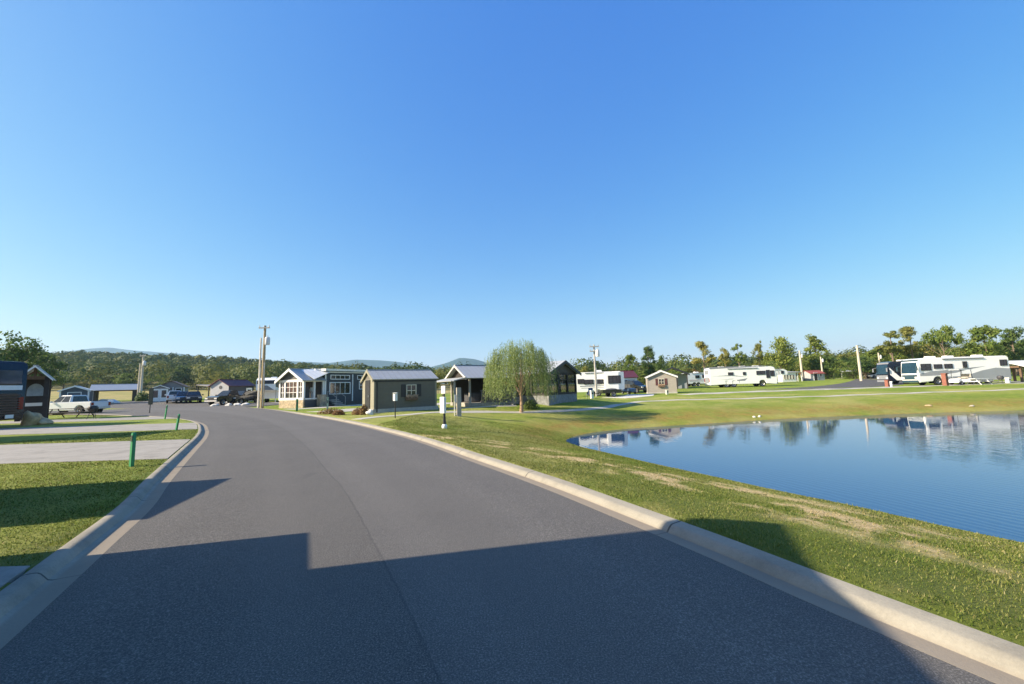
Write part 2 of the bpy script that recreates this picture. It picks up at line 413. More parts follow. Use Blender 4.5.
strip('driveway_pad', concrete('white_concrete', (.62,.60,.55)), [(11.0,44.2),(14.6,47.4),(16.5,52)], 3.2)
strip('parking_lot', asphalt('lot_asphalt', False, .9), [(36,53),(43,56),(52,61),(68,75),(90,98)], 9.0)
strip('driveway_pad', PATHM, [(-42,57),(-34,57.5),(-29,56)], 3.5)
strip('side_road', asphalt('side_asphalt', False, 1.0), [(-30,48.5),(-42,54),(-58,61.5),(-78,70)], 11.0, .05)
strip('driveway_pad', PATHM, [(-70,76),(-62,72),(-55,67)], 5)
# ------------------------------------------------------------------ water
def water_material():
    m = bpy.data.materials.new('pond_water'); t, p = nt(m)
    pos = N(t, 'ShaderNodeNewGeometry').outputs['Position']
    mp = N(t, 'ShaderNodeMapping'); mp.inputs['Rotation'].default_value = (0,0,R(-38)); mp.inputs['Scale'].default_value = (1.0,.35,1); t.links.new(pos, mp.inputs[0])
    w = N(t, 'ShaderNodeTexWave', wave_type='BANDS', bands_direction='X'); w.inputs['Scale'].default_value = 1.6; w.inputs['Distortion'].default_value = 5.5; w.inputs['Detail'].default_value = 3; w.inputs['Detail Scale'].default_value = 1.6
    t.links.new(mp.outputs[0], w.inputs['Vector'])
    calm = ramp(t, noise(t, pos, .10, 3, .5), [(.35, (.15,.15,.15)), (.65, (1,1,1))])
    sy = N(t, 'ShaderNodeSeparateXYZ'); t.links.new(pos, sy.inputs[0]); wind = N(t, 'ShaderNodeMapRange'); t.links.new(sy.outputs['Y'], wind.inputs[0]); wind.inputs[1].default_value = 24; wind.inputs[2].default_value = 11; wind.inputs[3].default_value = .5; wind.inputs[4].default_value = 2.4
    h = math_(t, 'ADD', math_(t, 'MULTIPLY', math_(t, 'MULTIPLY', math_(t, 'MULTIPLY', w.outputs['Fac'], calm), wind.outputs[0]), .55), math_(t, 'MULTIPLY', noise(t, mp.outputs[0], 3, 2, .5), .22))
    p.inputs['Base Color'].default_value = (.014,.052,.135,1); p.inputs['Roughness'].default_value = .025; p.inputs['IOR'].default_value = 1.45
    p.inputs['Specular IOR Level'].default_value = .62
    bump(t, p, h, .042, .05); return m
wp = [(x, y, WATER_Z) for x, y in SHORE[:-1]]
c = np.mean(SHORE, 0); big = c+(SHORE[:-1]-c)*1.0
nrm = offset(SHORE, -1.2)[:-1] if inside(offset(SHORE, 1.2)[:3], SHORE).any() else offset(SHORE, 1.2)[:-1]
me = bpy.data.meshes.new('pond_water'); me.from_pydata([(x, y, WATER_Z) for x, y in nrm], [], [list(range(len(nrm)))])
bmw = bmesh.new(); bmw.from_mesh(me); bmesh.ops.recalc_face_normals(bmw, faces=bmw.faces)
for f in bmw.faces:
    if f.normal.z < 0: f.normal_flip()
bmesh.ops.triangulate(bmw, faces=bmw.faces); bmw.to_mesh(me); bmw.free(); me.materials.append(water_material())
structure(link('water', me))
# ------------------------------------------------------------------ far mountains
MX = [-200,60,110,150,200,290,330,355,400,430,445,460,474,500,550,620,700,850,1024,1300]
ME = [46,51,54,50,41,34,32.5,35,30,25,28.5,33.5,31,22,13,9,10,11,10,10]
gx = np.linspace(-9000, 9000, 260)*.7; gy = np.linspace(3000, 5400, 40)
X, Y = np.meshgrid(gx, gy)
col = 512+FPX*X/4200; e = np.interp(col, MX, ME)/FPX*4200
cross = np.clip(1-np.abs(Y-4200)/1250, 0, 1)**.85
Z = e*cross*(1+.05*np.sin(X*.006+Y*.003)*np.cos(Y*.005))-25
mm = mat('mountain_woods', (.026,.058,.034), .95, .35, .012, spec=.1)
me = npmesh('mountains', np.column_stack([X.ravel(), Y.ravel(), Z.ravel()]), grid_faces(*X.shape), mm)
me.polygons.foreach_set('use_smooth', [True]*len(me.polygons)); structure(link('mountains', me))
# ------------------------------------------------------------------ blades of grass close to the camera
def leafy(name, stops, trans=.35, rough=.6, attrmix=None, spec=.25):
    m = bpy.data.materials.new(name); t, p = nt(m)
    geo = N(t, 'ShaderNodeNewGeometry'); oi = N(t, 'ShaderNodeObjectInfo')
    tc = N(t, 'ShaderNodeTexCoord').outputs['Object']
    f = math_(t, 'ADD', math_(t, 'MULTIPLY', geo.outputs['Random Per Island'], .55), math_(t, 'MULTIPLY', noise(t, geo.outputs['Position'], .22, 3, .6), .45))
    c = ramp(t, f, stops)
    hs = N(t, 'ShaderNodeHueSaturation'); t.links.new(c, hs.inputs['Color'])
    mr = N(t, 'ShaderNodeMapRange'); t.links.new(oi.outputs['Random'], mr.inputs[0]); mr.inputs[3].default_value = .82; mr.inputs[4].default_value = 1.2; t.links.new(mr.outputs[0], hs.inputs['Value'])
    mr2 = N(t, 'ShaderNodeMapRange'); t.links.new(oi.outputs['Random'], mr2.inputs[0]); mr2.inputs[3].default_value = .515; mr2.inputs[4].default_value = .482; t.links.new(mr2.outputs[0], hs.inputs['Hue'])
    c = hs.outputs[0]
    if attrmix:
        c = mixc(t, attr(t, attrmix[0]), c, ramp(t, geo.outputs['Random Per Island'], attrmix[1]))
    t.links.new(c, p.inputs['Base Color']); p.inputs['Roughness'].default_value = rough; p.inputs['Specular IOR Level'].default_value = spec
    tr = N(t, 'ShaderNodeBsdfTranslucent'); t.links.new(c, tr.inputs[0]); mx = N(t, 'ShaderNodeMixShader'); mx.inputs[0].default_value = trans
    t.links.new(p.outputs[0], mx.inputs[1]); t.links.new(tr.outputs[0], mx.inputs[2]); t.links.new(mx.outputs[0], t.nodes['Material Output'].inputs[0])
    return m
BLADE = leafy('grass_blade', [(.18, (.040,.072,.010)), (.45, (.095,.145,.019)), (.68, (.165,.200,.034)), (.92, (.26,.245,.085))], .35, .6, ('dry', [(0, (.17,.13,.045)), (.5, (.36,.28,.11)), (1, (.58,.48,.27))]))
def scatter(region, step_fn, name):
    pass
def blades(pts, hts, wid, lean):
    n = len(pts); a = rng.uniform(0, 2*np.pi, n); d = np.stack([np.cos(a), np.sin(a)], 1); la = rng.uniform(0, 2*np.pi, n); l = np.stack([np.cos(la), np.sin(la)], 1)*(lean*hts)[:, None]
    z = ground_h(pts)-.006
    b0 = np.column_stack([pts-d*wid[:, None]/2, z]); b1 = np.column_stack([pts+d*wid[:, None]/2, z])
    m0 = np.column_stack([pts+l*.35-d*wid[:, None]*.4, z+hts*.6]); m1 = np.column_stack([pts+l*.35+d*wid[:, None]*.4, z+hts*.6])
    t0 = np.column_stack([pts+l-d*wid[:, None]*.06, z+hts]); t1 = np.column_stack([pts+l+d*wid[:, None]*.06, z+hts])
    V = np.stack([b0, b1, m1, m0, t1, t0], 1).reshape(-1, 3); k = np.arange(n)[:, None]*6
    F = np.concatenate([k+np.array([0,1,2,3]), k+np.array([3,2,4,5])], 0)
    return V, F
def keep(P, lo, hi):
    """density falls with the distance from the spot where the photographer stood"""
    d = np.hypot(P[:, 0], P[:, 1]); return rng.random(len(P)) < np.clip((lo/d)**1.5, 0, 1)*(d < hi)
padrows = ((-2.2,3.77),(9.73,13.92),(18.08,22.42),(27.2,30.6))
n = 900000
x = rng.uniform(-26, 0, n); y = rng.uniform(3.7, 18.2, n); P1 = np.stack([x, y], 1)
ok = (x/np.maximum(y, .1) > -1.45) & keep(P1, 7.5, 24)
for a, b in padrows: ok &= ~((y > a-.01) & (y < b+.01))
P1 = P1[ok]; kl = np.interp(P1[:, 1], KERB_L[:, 1], KERB_L[:, 0]); P1 = P1[P1[:, 0] < kl-.03]
n = 1500000
x = rng.uniform(-6, 20, n); y = rng.uniform(.5, 24, n); P2 = np.stack([x, y], 1)
ok = keep(P2, 7.5, 26) & (x/y < 1.5); P2 = P2[ok]
kr = np.interp(P2[:, 1], KERB_R[:300, 1], KERB_R[:300, 0]); P2 = P2[P2[:, 0] > kr+.02]
P2 = P2[~inside(P2, SHORE)]
PB = np.vstack([P1, P2])
hz = ground_h(PB); dm, _, _ = patch_masks(PB, hz)
clump = .5+.5*np.sin(PB[:, 0]*2.1+1.3*np.sin(PB[:, 1]*1.7))*np.sin(PB[:, 1]*2.6+np.sin(PB[:, 0]*1.3))
dd = np.hypot(PB[:, 0], PB[:, 1])
bare = rng.random(len(PB)) < np.clip(dm*1.15-.1, 0, .86)
PB, dm, clump, dd = PB[~bare], dm[~bare], clump[~bare], dd[~bare]
ht = rng.uniform(.010, .029, len(PB))*(.75+.5*clump)*np.where(rng.random(len(PB)) < .03, 1.7, 1)
wd = rng.uniform(.0040, .0072, len(PB))*np.clip(dd/4.2, 1, 5)
V, F = blades(PB, ht, wd, rng.uniform(.15, .95, len(PB)))
dryv = np.clip(dm*1.0+rng.normal(0, .22, len(PB)), 0, 1)*(rng.random(len(PB)) < .9)
me = npmesh('grass', V, F, BLADE, dict(dry=np.repeat(dryv, 6)))
structure(link('grass', me), 'stuff')
print('blades', len(PB))
# ================================================================== TREES
BARK = mat('bark', (.16,.12,.085), .9, .4, 6)
LEAF = {
 'green': leafy('leaf_green', [(.2, (0.078,0.130,0.023)), (.5, (0.156,0.215,0.039)), (.8, (0.273,0.312,0.072))], .4),
 'dark': leafy('leaf_dark', [(.2, (0.042,0.081,0.021)), (.5, (0.085,0.140,0.034)), (.8, (0.150,0.202,0.055))], .35),
 'olive': leafy('leaf_olive', [(.2, (0.132,0.150,0.029)), (.5, (0.228,0.240,0.053)), (.8, (0.348,0.324,0.090))], .4),
 'rust': leafy('leaf_rust', [(.2, (.10,.045,.014)), (.5, (.18,.09,.025)), (.8, (.26,.15,.05))], .25),
 'willow': leafy('leaf_willow', [(.2, (.12,.175,.045)), (.5, (.22,.285,.085)), (.8, (.36,.41,.17))], .4),
 'brush': leafy('leaf_brush', [(.2, (.12,.05,.02)), (.5, (.22,.10,.035)), (.8, (.30,.20,.07))], .2),
}
def leaf_cards(C, size, nrm=None, loose=.42):
    """quads of roughly `size` at the points C, facing `nrm` loosely or at random"""
    n = len(C); w = rng.normal(size=(n, 3))
    if nrm is not None: w = nrm/np.maximum(1e-6, np.linalg.norm(nrm, axis=1))[:, None]+w*loose
    w /= np.linalg.norm(w, axis=1)[:, None]
    a = rng.normal(size=(n, 3)); a -= (a*w).sum(1)[:, None]*w; a /= np.linalg.norm(a, axis=1)[:, None]; b = np.cross(w, a)
    s = size*rng.uniform(.6, 1.35, n)[:, None]
    V = np.stack([C-a*s*.55, C-b*s*.38+a*s*.1, C+a*s*.62, C+b*s*.38-a*s*.05], 1).reshape(-1, 3)
    return V, (np.arange(n)[:, None]*4+np.arange(4)[None])
def crown_points(kind, seed, nface):
    r = np.random.default_rng(seed); cl = []
    if kind == 'round':
        for _ in range(62):
            u = r.normal(size=3); u /= np.linalg.norm(u); q = r.uniform(.30, .95)
            cl.append((u[0]*.36*q, u[1]*.36*q, .56+u[2]*.40*q, r.uniform(.07, .135)))
    elif kind == 'tall':
        for _ in range(44):
            z = r.uniform(.22, .97); w = .26*(1-abs(z-.55)*1.3)*r.uniform(.3, 1); a = r.uniform(0, 6.28)
            cl.append((w*math.cos(a), w*math.sin(a), z, r.uniform(.05, .10)))
    elif kind == 'pine':                                   # bare trunk, loose plates of needles near the top
        for _ in range(24):
            z = r.uniform(.52, .98); w = .30*(1.15-z)*r.uniform(.3, 1.5)+.02; a = r.uniform(0, 6.28)
            cl.append((w*math.cos(a), w*math.sin(a), z, r.uniform(.035, .085)))
    elif kind == 'spread':
        for _ in range(34):
            a = r.uniform(0, 6.28); w = .44*math.sqrt(r.uniform(0, 1)); z = .62+.30*(1-(w/.46)**2)*r.uniform(.2, 1)
            cl.append((w*math.cos(a), w*math.sin(a), z, r.uniform(.06, .10)))
    elif kind == 'bush':
        for _ in range(40):
            u = r.normal(size=3); u /= np.linalg.norm(u); q = r.uniform(.4, 1)
            cl.append((u[0]*.55*q, u[1]*.55*q, .42+u[2]*.46*q, r.uniform(.10, .18)))
    cl = np.array(cl); k = r.integers(0, len(cl), nface); u = r.normal(size=(nface, 3)); u /= np.linalg.norm(u, axis=1)[:, None]
    q = r.uniform(.35, 1.08, nface)[:, None]
    C = cl[k, :3]+u*cl[k, 3:4]*q*np.array([1.15, 1.15, .85])
    return C, cl, u+.5*(C-np.array([0, 0, .5]))/.4
CROWN = {}
def crown_mesh(kind, leaf, var, nface=4200, size=.028):
    key = (kind, leaf, var)
    if key not in CROWN:
        C, cl, nm = crown_points(kind, sum(map(ord, kind))*7+var*131, nface)
        V, F = leaf_cards(C, size*{'round': 1.25, 'pine': .85}.get(kind, 1.1), nm); me = npmesh('crown', V, F, LEAF[leaf])
        top = {'round': .72, 'tall': .88, 'pine': .96, 'spread': .66, 'bush': .4}[kind]
        b = MB(); r0 = .020 if kind != 'bush' else .03
        b.tube((0,0,-.02), (.006,0,top*.5), r0, r0*.72, 7); b.tube((.006,0,top*.5), (0,.004,top), r0*.72, r0*.2, 6)
        for i in range(0, len(cl), 3):
            x, y, z, _ = cl[i]; zs = min(top*.95, max(.16, z-.5*math.hypot(x, y)-.08)); b.tube((0,0,zs), (x, y, z), r0*.30, r0*.08, 4)
        tm = b.build('trunk', BARK); CROWN[key] = (me, tm.data); bpy.data.objects.remove(tm)
    return CROWN[key]
def tree(name, label, px, Y, top_py, width_px, kind, leaf, var=0, group=None, cat='tree', pos=None, hgt=None, wid=None):
    p = W(px, Y) if pos is None else Vector(pos)
    if hgt is None:
        yh = YH+SL*(px-512); hgt = CAM_H+(yh-top_py)*Y/FPX-p.z
        wid = width_px*Y/FPX
    t = thing(name, label, cat, p, rnd.uniform(0, 6.28), group)
    cm, tm = crown_mesh(kind, leaf, var)
    nat = {'round': .86, 'tall': .60, 'pine': .52, 'spread': 1.05, 'bush': 1.25}[kind]
    for n_, me in (('crown', cm), ('trunk', tm)):
        o = link(n_, me, t); o.scale = (wid/nat, wid/nat, hgt)
    return t
# --- far wood: one mass on the slopes
def woods():
    pts = []
    def fill(n, x0, x1, y0, y1, dmin):
        x = rng.uniform(x0, x1, n); y = rng.uniform(y0, y1, n); return np.stack([x, y], 1)
    A = fill(3300, -760, 330, 172, 470, 6); A = A[(A[:, 0] < -20+.0*A[:, 1]) | (A[:, 1] > 235)]
    A = A[(A[:, 0]/A[:, 1] < .16)]
    B = fill(2600, 30, 800, 175, 480, 6); B = B[B[:, 0]/B[:, 1] >= .16]
    Q = np.vstack([A, B]); px = 512+FPX*Q[:, 0]/Q[:, 1]; Q = Q[(px > -60) & (px < 1090)]
    z = ground_h(Q); Vs = []; Fs = []; Ts = []; base = 0
    for (x, y), z0 in zip(Q, z):
        h = rng.uniform(8, 15.5); w = h*rng.uniform(.40, .58); nf = int(230*min(1, 200/y))+30
        u = rng.normal(size=(nf, 3)); u /= np.linalg.norm(u, axis=1)[:, None]; u[:, 2] = np.abs(u[:, 2])*1.0-.25
        q = (1+.20*np.sin(u[:, 0]*5+x)*np.cos(u[:, 1]*5+y))*rng.uniform(.86, 1.04, nf)
        C = np.array([x, y, z0+h*.45])+u*q[:, None]*np.array([w, w, h*.55])
        V, F = leaf_cards(C, 1.05*(y/200)**.8, u, .22)
        Ts.append(np.full(len(V), (rng.random() < .38)*rng.uniform(.1, .75))); Vs.append(V); Fs.append(F+base); base += len(V)
    me = npmesh('forest', np.vstack(Vs), np.vstack(Fs), FOREST, dict(tone=np.concatenate(Ts))); structure(link('forest', me), 'stuff')
def forest_mat():
    m = leafy('forest_leaves', [(.3, (.028,.056,.015)), (.5, (.052,.088,.020)), (.7, (.085,.120,.028))], .3, .7, ('tone', [(0, (.13,.135,.030)), (.5, (.16,.160,.036)), (1, (.19,.180,.045))]))
    t = m.node_tree
    for n_ in t.nodes:
        if n_.type == 'TEX_NOISE': n_.inputs['Scale'].default_value = .055; n_.inputs['Detail'].default_value = 4; n_.inputs['Roughness'].default_value = .7
        if n_.type == 'MATH' and n_.operation == 'MULTIPLY':
            v = n_.inputs[1].default_value; n_.inputs[1].default_value = .10 if v > .5 else .90
    return m
FOREST = forest_mat(); woods()
# --- rounded trees at the foot of the wooded hill behind the golden field
gl = 'round bushy tree at the foot of the wooded hill beyond the golden field'
for i, (px, top, w, Y, lf) in enumerate([(62,373,24,182,'green'),(82,366,28,190,'olive'),(104,368,24,186,'olive'),(122,372,22,178,'green'),(140,371,20,184,'dark'),(158,372,24,180,'green'),(178,364,28,188,'dark'),(196,362,28,192,'olive'),(214,370,24,176,'olive'),(232,372,22,180,'green'),(248,368,26,188,'green'),(270,370,26,186,'dark'),(50,368,26,190,'dark'),(290,366,24,215,'green'),(312,368,22,225,'dark'),(334,368,24,230,'green'),(356,368,24,235,'olive'),(380,369,24,235,'green'),(402,370,24,238,'dark'),(424,371,24,238,'green')]):
    tree('round_tree', gl, px, Y, top, w, 'bush' if i % 3 else 'round', lf, i % 3, 'trees at the foot of the wooded hill')
tree('broad_tree', 'large dark leafy tree rising behind the navy coach and gabled porch', 9, 62, 330, 56, 'round', 'dark', 1)
tree('broad_tree', 'smaller dark leafy tree beside the large tree behind the gabled porch', 43, 80, 349, 34, 'round', 'dark', 2)
tree('yellow_tree', 'small yellowing tree seen between the olive shed roof and grey porch gable', 438, 90, 369, 14, 'round', 'olive', 1)
# --- trees right of the pond
solo = [
 ('tall_tree','dark narrow tree behind the maroon roofed hut, first of the trees past the trailer',632,92,352,15,'tall','green',0),
 ('tall_tree','tall dark pointed tree behind the tan shed with pale roof edge',650,94,346,19,'tall','dark',1),
 ('round_tree','dark rounded tree above the tan shed just right of the tall pointed one',664,92,353,15,'round','dark',0),
 ('pine_tree','tall pine with bare trunk and loose crown behind the white coach rear end',706,112,342,24,'pine','olive',0),
 ('pine_tree','thin bare pine left of the broad tree with a sparse small crown',727,118,347,16,'pine','olive',1),
 ('pine_tree','slender pine with small round head behind the white coach middle',741,116,344,15,'pine','green',2),
 ('thin_tree','thin sparse tree with small crown just left of the biggest broad tree',762,118,341,12,'pine','olive',3),
 ('broad_tree','biggest broad green tree behind the white building with carport',782,114,334,34,'round','green',0),
 ('tall_tree','tall leafy tree with upright head behind the short street pole',819,118,334,24,'tall','green',2),
 ('pine_tree','ragged thin pine left of the big umbrella shaped pine',896,92,331,26,'pine','olive',2),
 ('pine_tree','ragged open pine behind the dark coach front',916,94,327,24,'pine','olive',0),
 ('umbrella_pine','big umbrella shaped pine rising above the silver and white coach',948,88,321,36,'spread','green',0),
 ('tall_tree','tall thick green tree behind the tail end of the silver coach',991,84,322,32,'tall','green',0),
 ('tall_tree','tall dark green tree close to the small white roofed shelter',1018,88,327,28,'tall','dark',2),
 ('low_tree','small yellow green tree above the white trailer roof beside the pole',586,85,364,11,'round','olive',2),
 ('low_tree','small dark tree behind the pole crossarm above the white trailer',597,90,365,9,'tall','dark',0),
 ('rust_tree','low orange brown tree behind the small white travel trailer',697,120,366,14,'bush','rust',0),
 ('bright_tree','bright yellow green bushy tree behind the front of the white coach',772,104,360,24,'bush','willow',1),
]
for n_, lb, px, Y, top, w, kd, lf, v in solo: tree(n_, lb, px, Y, top, w, kd, lf, v)
gl = 'leafy green tree in the dense belt of trees behind the far coaches'
k = 0
for px in range(600, 1075, 8):
    Yb = 128+14*math.sin(px*.7) if px < 850 else 104+8*math.sin(px*.9)
    prof = np.interp(px, [600,640,680,700,740,780,830,870,900,940,980,1024,1080], [373,366,367,368,366,358,353,351,341,340,341,339,338])
    tree('belt_tree', gl, px+rnd.uniform(-4, 4), Yb, prof+rnd.uniform(-2, 5), rnd.uniform(25, 36), ('bush','round','bush','tall')[k % 4], ('green','olive','green','dark','green')[k % 5], k % 3, 'belt of trees behind the far coaches'); k += 1
# --- willow
def willow():
    b = Vector((*hit(521.5, 412.5), 0)); b.z = H(b.x, b.y); t = thing('willow_tree', 'young weeping willow with hanging yellow green strands on the lawn', 'tree', b); t.scale = (1.13, 1.13, 1.03)
    m = MB(); m.tube((0,0,-.1), (.03,.02,.75), .135, .105, 10); m.tube((.03,.02,.75), (.0,0,1.7), .105, .08, 10); tips = []
    for i in range(15):
        a = i*2.4; z0 = 1.0+.07*i; r1 = rnd.uniform(.3, .8); p1 = (r1*math.cos(a), r1*math.sin(a), z0+rnd.uniform(.8, 1.3)); m.tube((.0,0,z0), p1, .035, .02, 6)
        r2 = r1+rnd.uniform(.25, 1.1); p2 = (r2*math.cos(a+.3), r2*math.sin(a+.3), min(4.5, p1[2]+rnd.uniform(.3, 1.2))); m.tube(p1, p2, .02, .008, 5); tips += [p1, p2, tuple((np.array(p1)+p2)/2)]
    m.tube((0,0,1.7), (.1,.05,4.3), .07, .012, 7); tips += [(.1,.05,4.3), (.05,.02,3.0), (.07,.03,3.4)]
    m.build('trunk', mat('willow_bark', (.36,.24,.15), .9, .25, 9), t, True)
    C = []; D = []
    HANG = [(rng.uniform(0, 6.283), 2.2*math.sqrt(rng.uniform(.03, 1)), rng.normal(0, .22)) for _ in range(44)]
    for s in range(980):
        a = rng.uniform(0, 6.283); rr = 2.28*math.sqrt(rng.uniform(.02, 1))
        ha, hr, hz = HANG[rng.integers(44)]
        if rng.random() < .86: a = ha+rng.normal(0, .21/max(.3, hr)); rr = abs(hr+rng.normal(0, .17))
        else: hz = 0
        ztop = 4.85-1.55*(rr/2.3)**2+hz+rng.normal(0, .15); L = rng.uniform(.9, 3.1)*(.55+.45*min(1, rr/1.2)); zb = max(.62+rng.uniform(0, .7), ztop-L)
        n = int((ztop-zb)/.045)
        if n < 3: continue
        zz = np.linspace(ztop, zb, n); out = 1+.10*np.sqrt(np.clip((ztop-zz)/2, 0, 1)); sway = rng.normal(0, .05, 2)
        fr = (ztop-zz)/2
        C.append(np.column_stack([rr*math.cos(a)*out+sway[0]*fr, rr*math.sin(a)*out+sway[1]*fr, zz])+rng.normal(0, .025, (n, 3)))
    C = np.vstack(C); n = len(C); th = rng.uniform(0, 6.283, n); h = np.stack([np.cos(th), np.sin(th), np.zeros(n)], 1); d = np.stack([h[:, 1]*.5, -h[:, 0]*.5, -np.ones(n)], 1)
    w = rng.uniform(.010, .019, n)[:, None]; l = rng.uniform(.06, .13, n)[:, None]
    V = np.stack([C-h*w*.4, C+d*l*.5-h*w, C+d*l, C+d*l*.5+h*w], 1).reshape(-1, 3)
    link('crown', npmesh('crown', V, np.arange(n)[:, None]*4+np.arange(4)[None], LEAF['willow']), t)
willow()
def shrub(name, label, px, Y, rad, leaf, group=None, dz=0):
    p = W(px, Y, dz); t = thing(name, label, 'shrub', p)
    n = 900; u = rng.normal(size=(n, 3)); u /= np.linalg.norm(u, axis=1)[:, None]; u[:, 2] = np.abs(u[:, 2]); q = rng.uniform(.5, 1.1, n)[:, None]
    V, F = leaf_cards(u*q*np.array(rad), .07*max(1, rad[2]/.5), u); link('foliage', npmesh('foliage', V, F, LEAF[leaf]), t)
    m = MB()
    for i in range(6):
        a = i*1.05; m.tube((0,0,-.03), (rad[0]*.6*math.cos(a), rad[1]*.6*math.sin(a), rad[2]*.8), .014, .006, 5)
    m.build('stem', BARK, t); return t
# ================================================================== BUILDINGS
WHITE = mat('white_trim', (.78,.77,.73), .5, .05); OFFW = mat('cream_trim', (.62,.58,.46), .6, .1)
DGLASS = glass('window_glass'); BLACK = mat('black_paint', (.018,.018,.02), .45, .3); DARKW = mat('dark_stained_wood', (.030,.023,.019), .7, .35, 6)
GALV = mat('silver_metal_roof', (.37,.38,.38), .5, .08, 2, .2, ribs=('X', .38)); GALVP = mat('galvanised_metal', (.55,.55,.55), .4, .12, 6, .7)
CHAR = mat('charcoal_paint', (.055,.055,.06), .6, .2)
STONE = mat('tan_stone_facing', (.66,.54,.38), .9, .3, 5, stone=True); GSTONE = mat('grey_stone_skirting', (.40,.40,.39), .9, .2, 5, stone=True)
GWOOD = mat('weathered_wood', (.36,.33,.28), .9, .25, 7); TIMBER = mat('brown_timber', (.14,.085,.05), .8, .3, 7)
def face(fr, L, Wd):
    o, r, n = {'side': ((0,0,0), (1,0,0), (0,-1,0)), 'gable': ((0,Wd,0), (0,-1,0), (-1,0,0)), 'end': ((L,0,0), (0,1,0), (1,0,0)), 'back': ((L,Wd,0), (-1,0,0), (0,1,0))}[fr]
    return Matrix(((r[0], n[0], 0, o[0]), (r[1], n[1], 0, o[1]), (r[2], n[2], 1, o[2]), (0,0,0,1)))
def window(par, F, u, z, w, h, fm=None, nx=1, ny=1, name='window', pm=None, fw=.07, lab=None):
    fm = fm or WHITE; m = MB(F)
    m.box((u-w/2-fw/2, .03, z), (fw, .06, h+2*fw)); m.box((u+w/2+fw/2, .03, z), (fw, .06, h+2*fw))
    m.box((u, .03, z+h/2+fw/2), (w, .06, fw)); m.box((u, .035, z-h/2-fw/2), (w, .07, fw))
    for i in range(1, nx): m.box((u-w/2+w*i/nx, .022, z), (.045, .03, h))
    for j in range(1, ny): m.box((u, .0205, z-h/2+h*j/ny), (w, .026, .04))
    o = m.build(name, fm, par)
    MB(F).box((u, .006, z), (w, .008, h)).build('pane', pm or DGLASS, o)
    if lab: o['label'] = lab
    return o
def door(par, F, u, w, h, dm, fm=None, z0=.12, glazed=False):
    o = MB(F).box((u, .025, z0+h/2), (w, .05, h)).build('door', dm, par)
    m = MB(F); fw = .09
    for s in (-1, 1): m.box((u+s*(w/2+fw/2), .03, z0+h/2+.02), (fw, .062, h+.14))
    m.box((u, .0305, z0+h+.05), (w, .064, .10)); m.build('frame', fm or WHITE, o)
    if glazed: MB(F).box((u, .055, z0+h*.62), (w*.7, .012, h*.6)).build('pane', DGLASS, o)
    MB(F).box((u+w*.38, .075, z0+h*.48), (.05, .05, .14)).build('handle', GALVP, o); return o
def roof_pair(par, x0, x1, Wd, eave, ridge, m, over=.25, th=.07, name='roof'):
    b = MB(); k = (ridge-eave)/(Wd/2); e = eave-k*over
    b.slab([(x0, -over, e), (x1, -over, e), (x1, Wd/2, ridge), (x0, Wd/2, ridge)], th)
    b.slab([(x1, Wd+over, e), (x0, Wd+over, e), (x0, Wd/2, ridge), (x1, Wd/2, ridge)], th)
    o = b.build(name, m, par)
    c = MB(); c.box(((x0+x1)/2, Wd/2, ridge+th*1.05), (x1-x0+.02, .24, .045)); c.build('ridge_cap', m, o); return o
def bargeboards(par, x, Wd, eave, ridge, m, over=.25, th=.18, out=-1, t=.05):
    b = MB(); k = (ridge-eave)/(Wd/2); e = eave-k*over
    for s in (0, 1):
        y0 = -over if s == 0 else Wd+over
        q = [(x, y0, e-th+.05), (x, Wd/2, ridge-th+.05), (x, Wd/2, ridge+.065), (x, y0, e+.065)]
        b.slab(q, t if (s == 0) == (out > 0) else -t)
    return b.build('bargeboard', m, par)
def gable_walls(par, L, Wd, eave, ridge, m, z0=0.0):
    b = MB(Matrix.Rotation(R(90), 4, 'Z'))              # profile is drawn in local y
    b = MB()
    prof = [(0, z0), (Wd, z0), (Wd, eave), (Wd/2, ridge), (0, eave)]
    vs = [(0, y, z) for y, z in prof]+[(L, y, z) for y, z in prof]
    b.add(vs, [(0,1,2,3,4), (9,8,7,6,5)]+[(i, (i+1) % 5, (i+1) % 5+5, i+5) for i in range(5)])
    return b.build('wall', m, par)
def corner_trim(par, L, Wd, eave, m, w=.12):
    for x in (0, L):
        for y in (0, Wd):
            sx, sy = (-1 if x == 0 else 1), (-1 if y == 0 else 1)
            a0, a1 = x+sx*.015, x-sx*w; b0, b1 = y+sy*.015, y-sy*w; c0, c1 = x-sx*.01, y-sy*.01
            pts = [(a0, b0), (a1, b0), (a1, c1), (c0, c1), (c0, b1), (a0, b1)]
            b = MB(); b.add([(p, q, .05) for p, q in pts]+[(p, q, eave-.02) for p, q in pts], [list(range(6)), list(range(11, 5, -1))]+[(i, (i+1) % 6, (i+1) % 6+6, i+6) for i in range(6)]); b.build('corner_trim', m, par)
def footing(par, L, Wd, m, h=.16, d=.05):
    return MB().box((L/2, Wd/2, h/2-.1), (L+2*d, Wd+2*d, h+.2)).build('foundation', m, par)
def shutter_window(par, F, u, z, w, h, sh, flowers=True):
    window(par, F, u, z, w, h, OFFW, 2, 2, fw=.05)
    for s in (-1, 1): MB(F).box((u+s*(w/2+.26), .02, z), (.30, .04, h+.14)).build('shutter', sh, par)
    b = MB(F).box((u, .12, z-h/2-.20), (w+.2, .2, .2)).build('flower_box', TIMBER, par)
    if flowers:
        n = 260; C = np.column_stack([rng.uniform(-w/2-.1, w/2+.1, n), rng.uniform(.03, .24, n), rng.uniform(-.09, .12, n)])+np.array([u, 0, z-h/2-.05])
        C = np.array([tuple(F @ Vector(c)) for c in C]); V, Fc = leaf_cards(C, .07)
        link('flowers', npmesh('flowers', V, Fc, mat('pale_flowers', (.60,.42,.28), .8, .5, 20)), b)
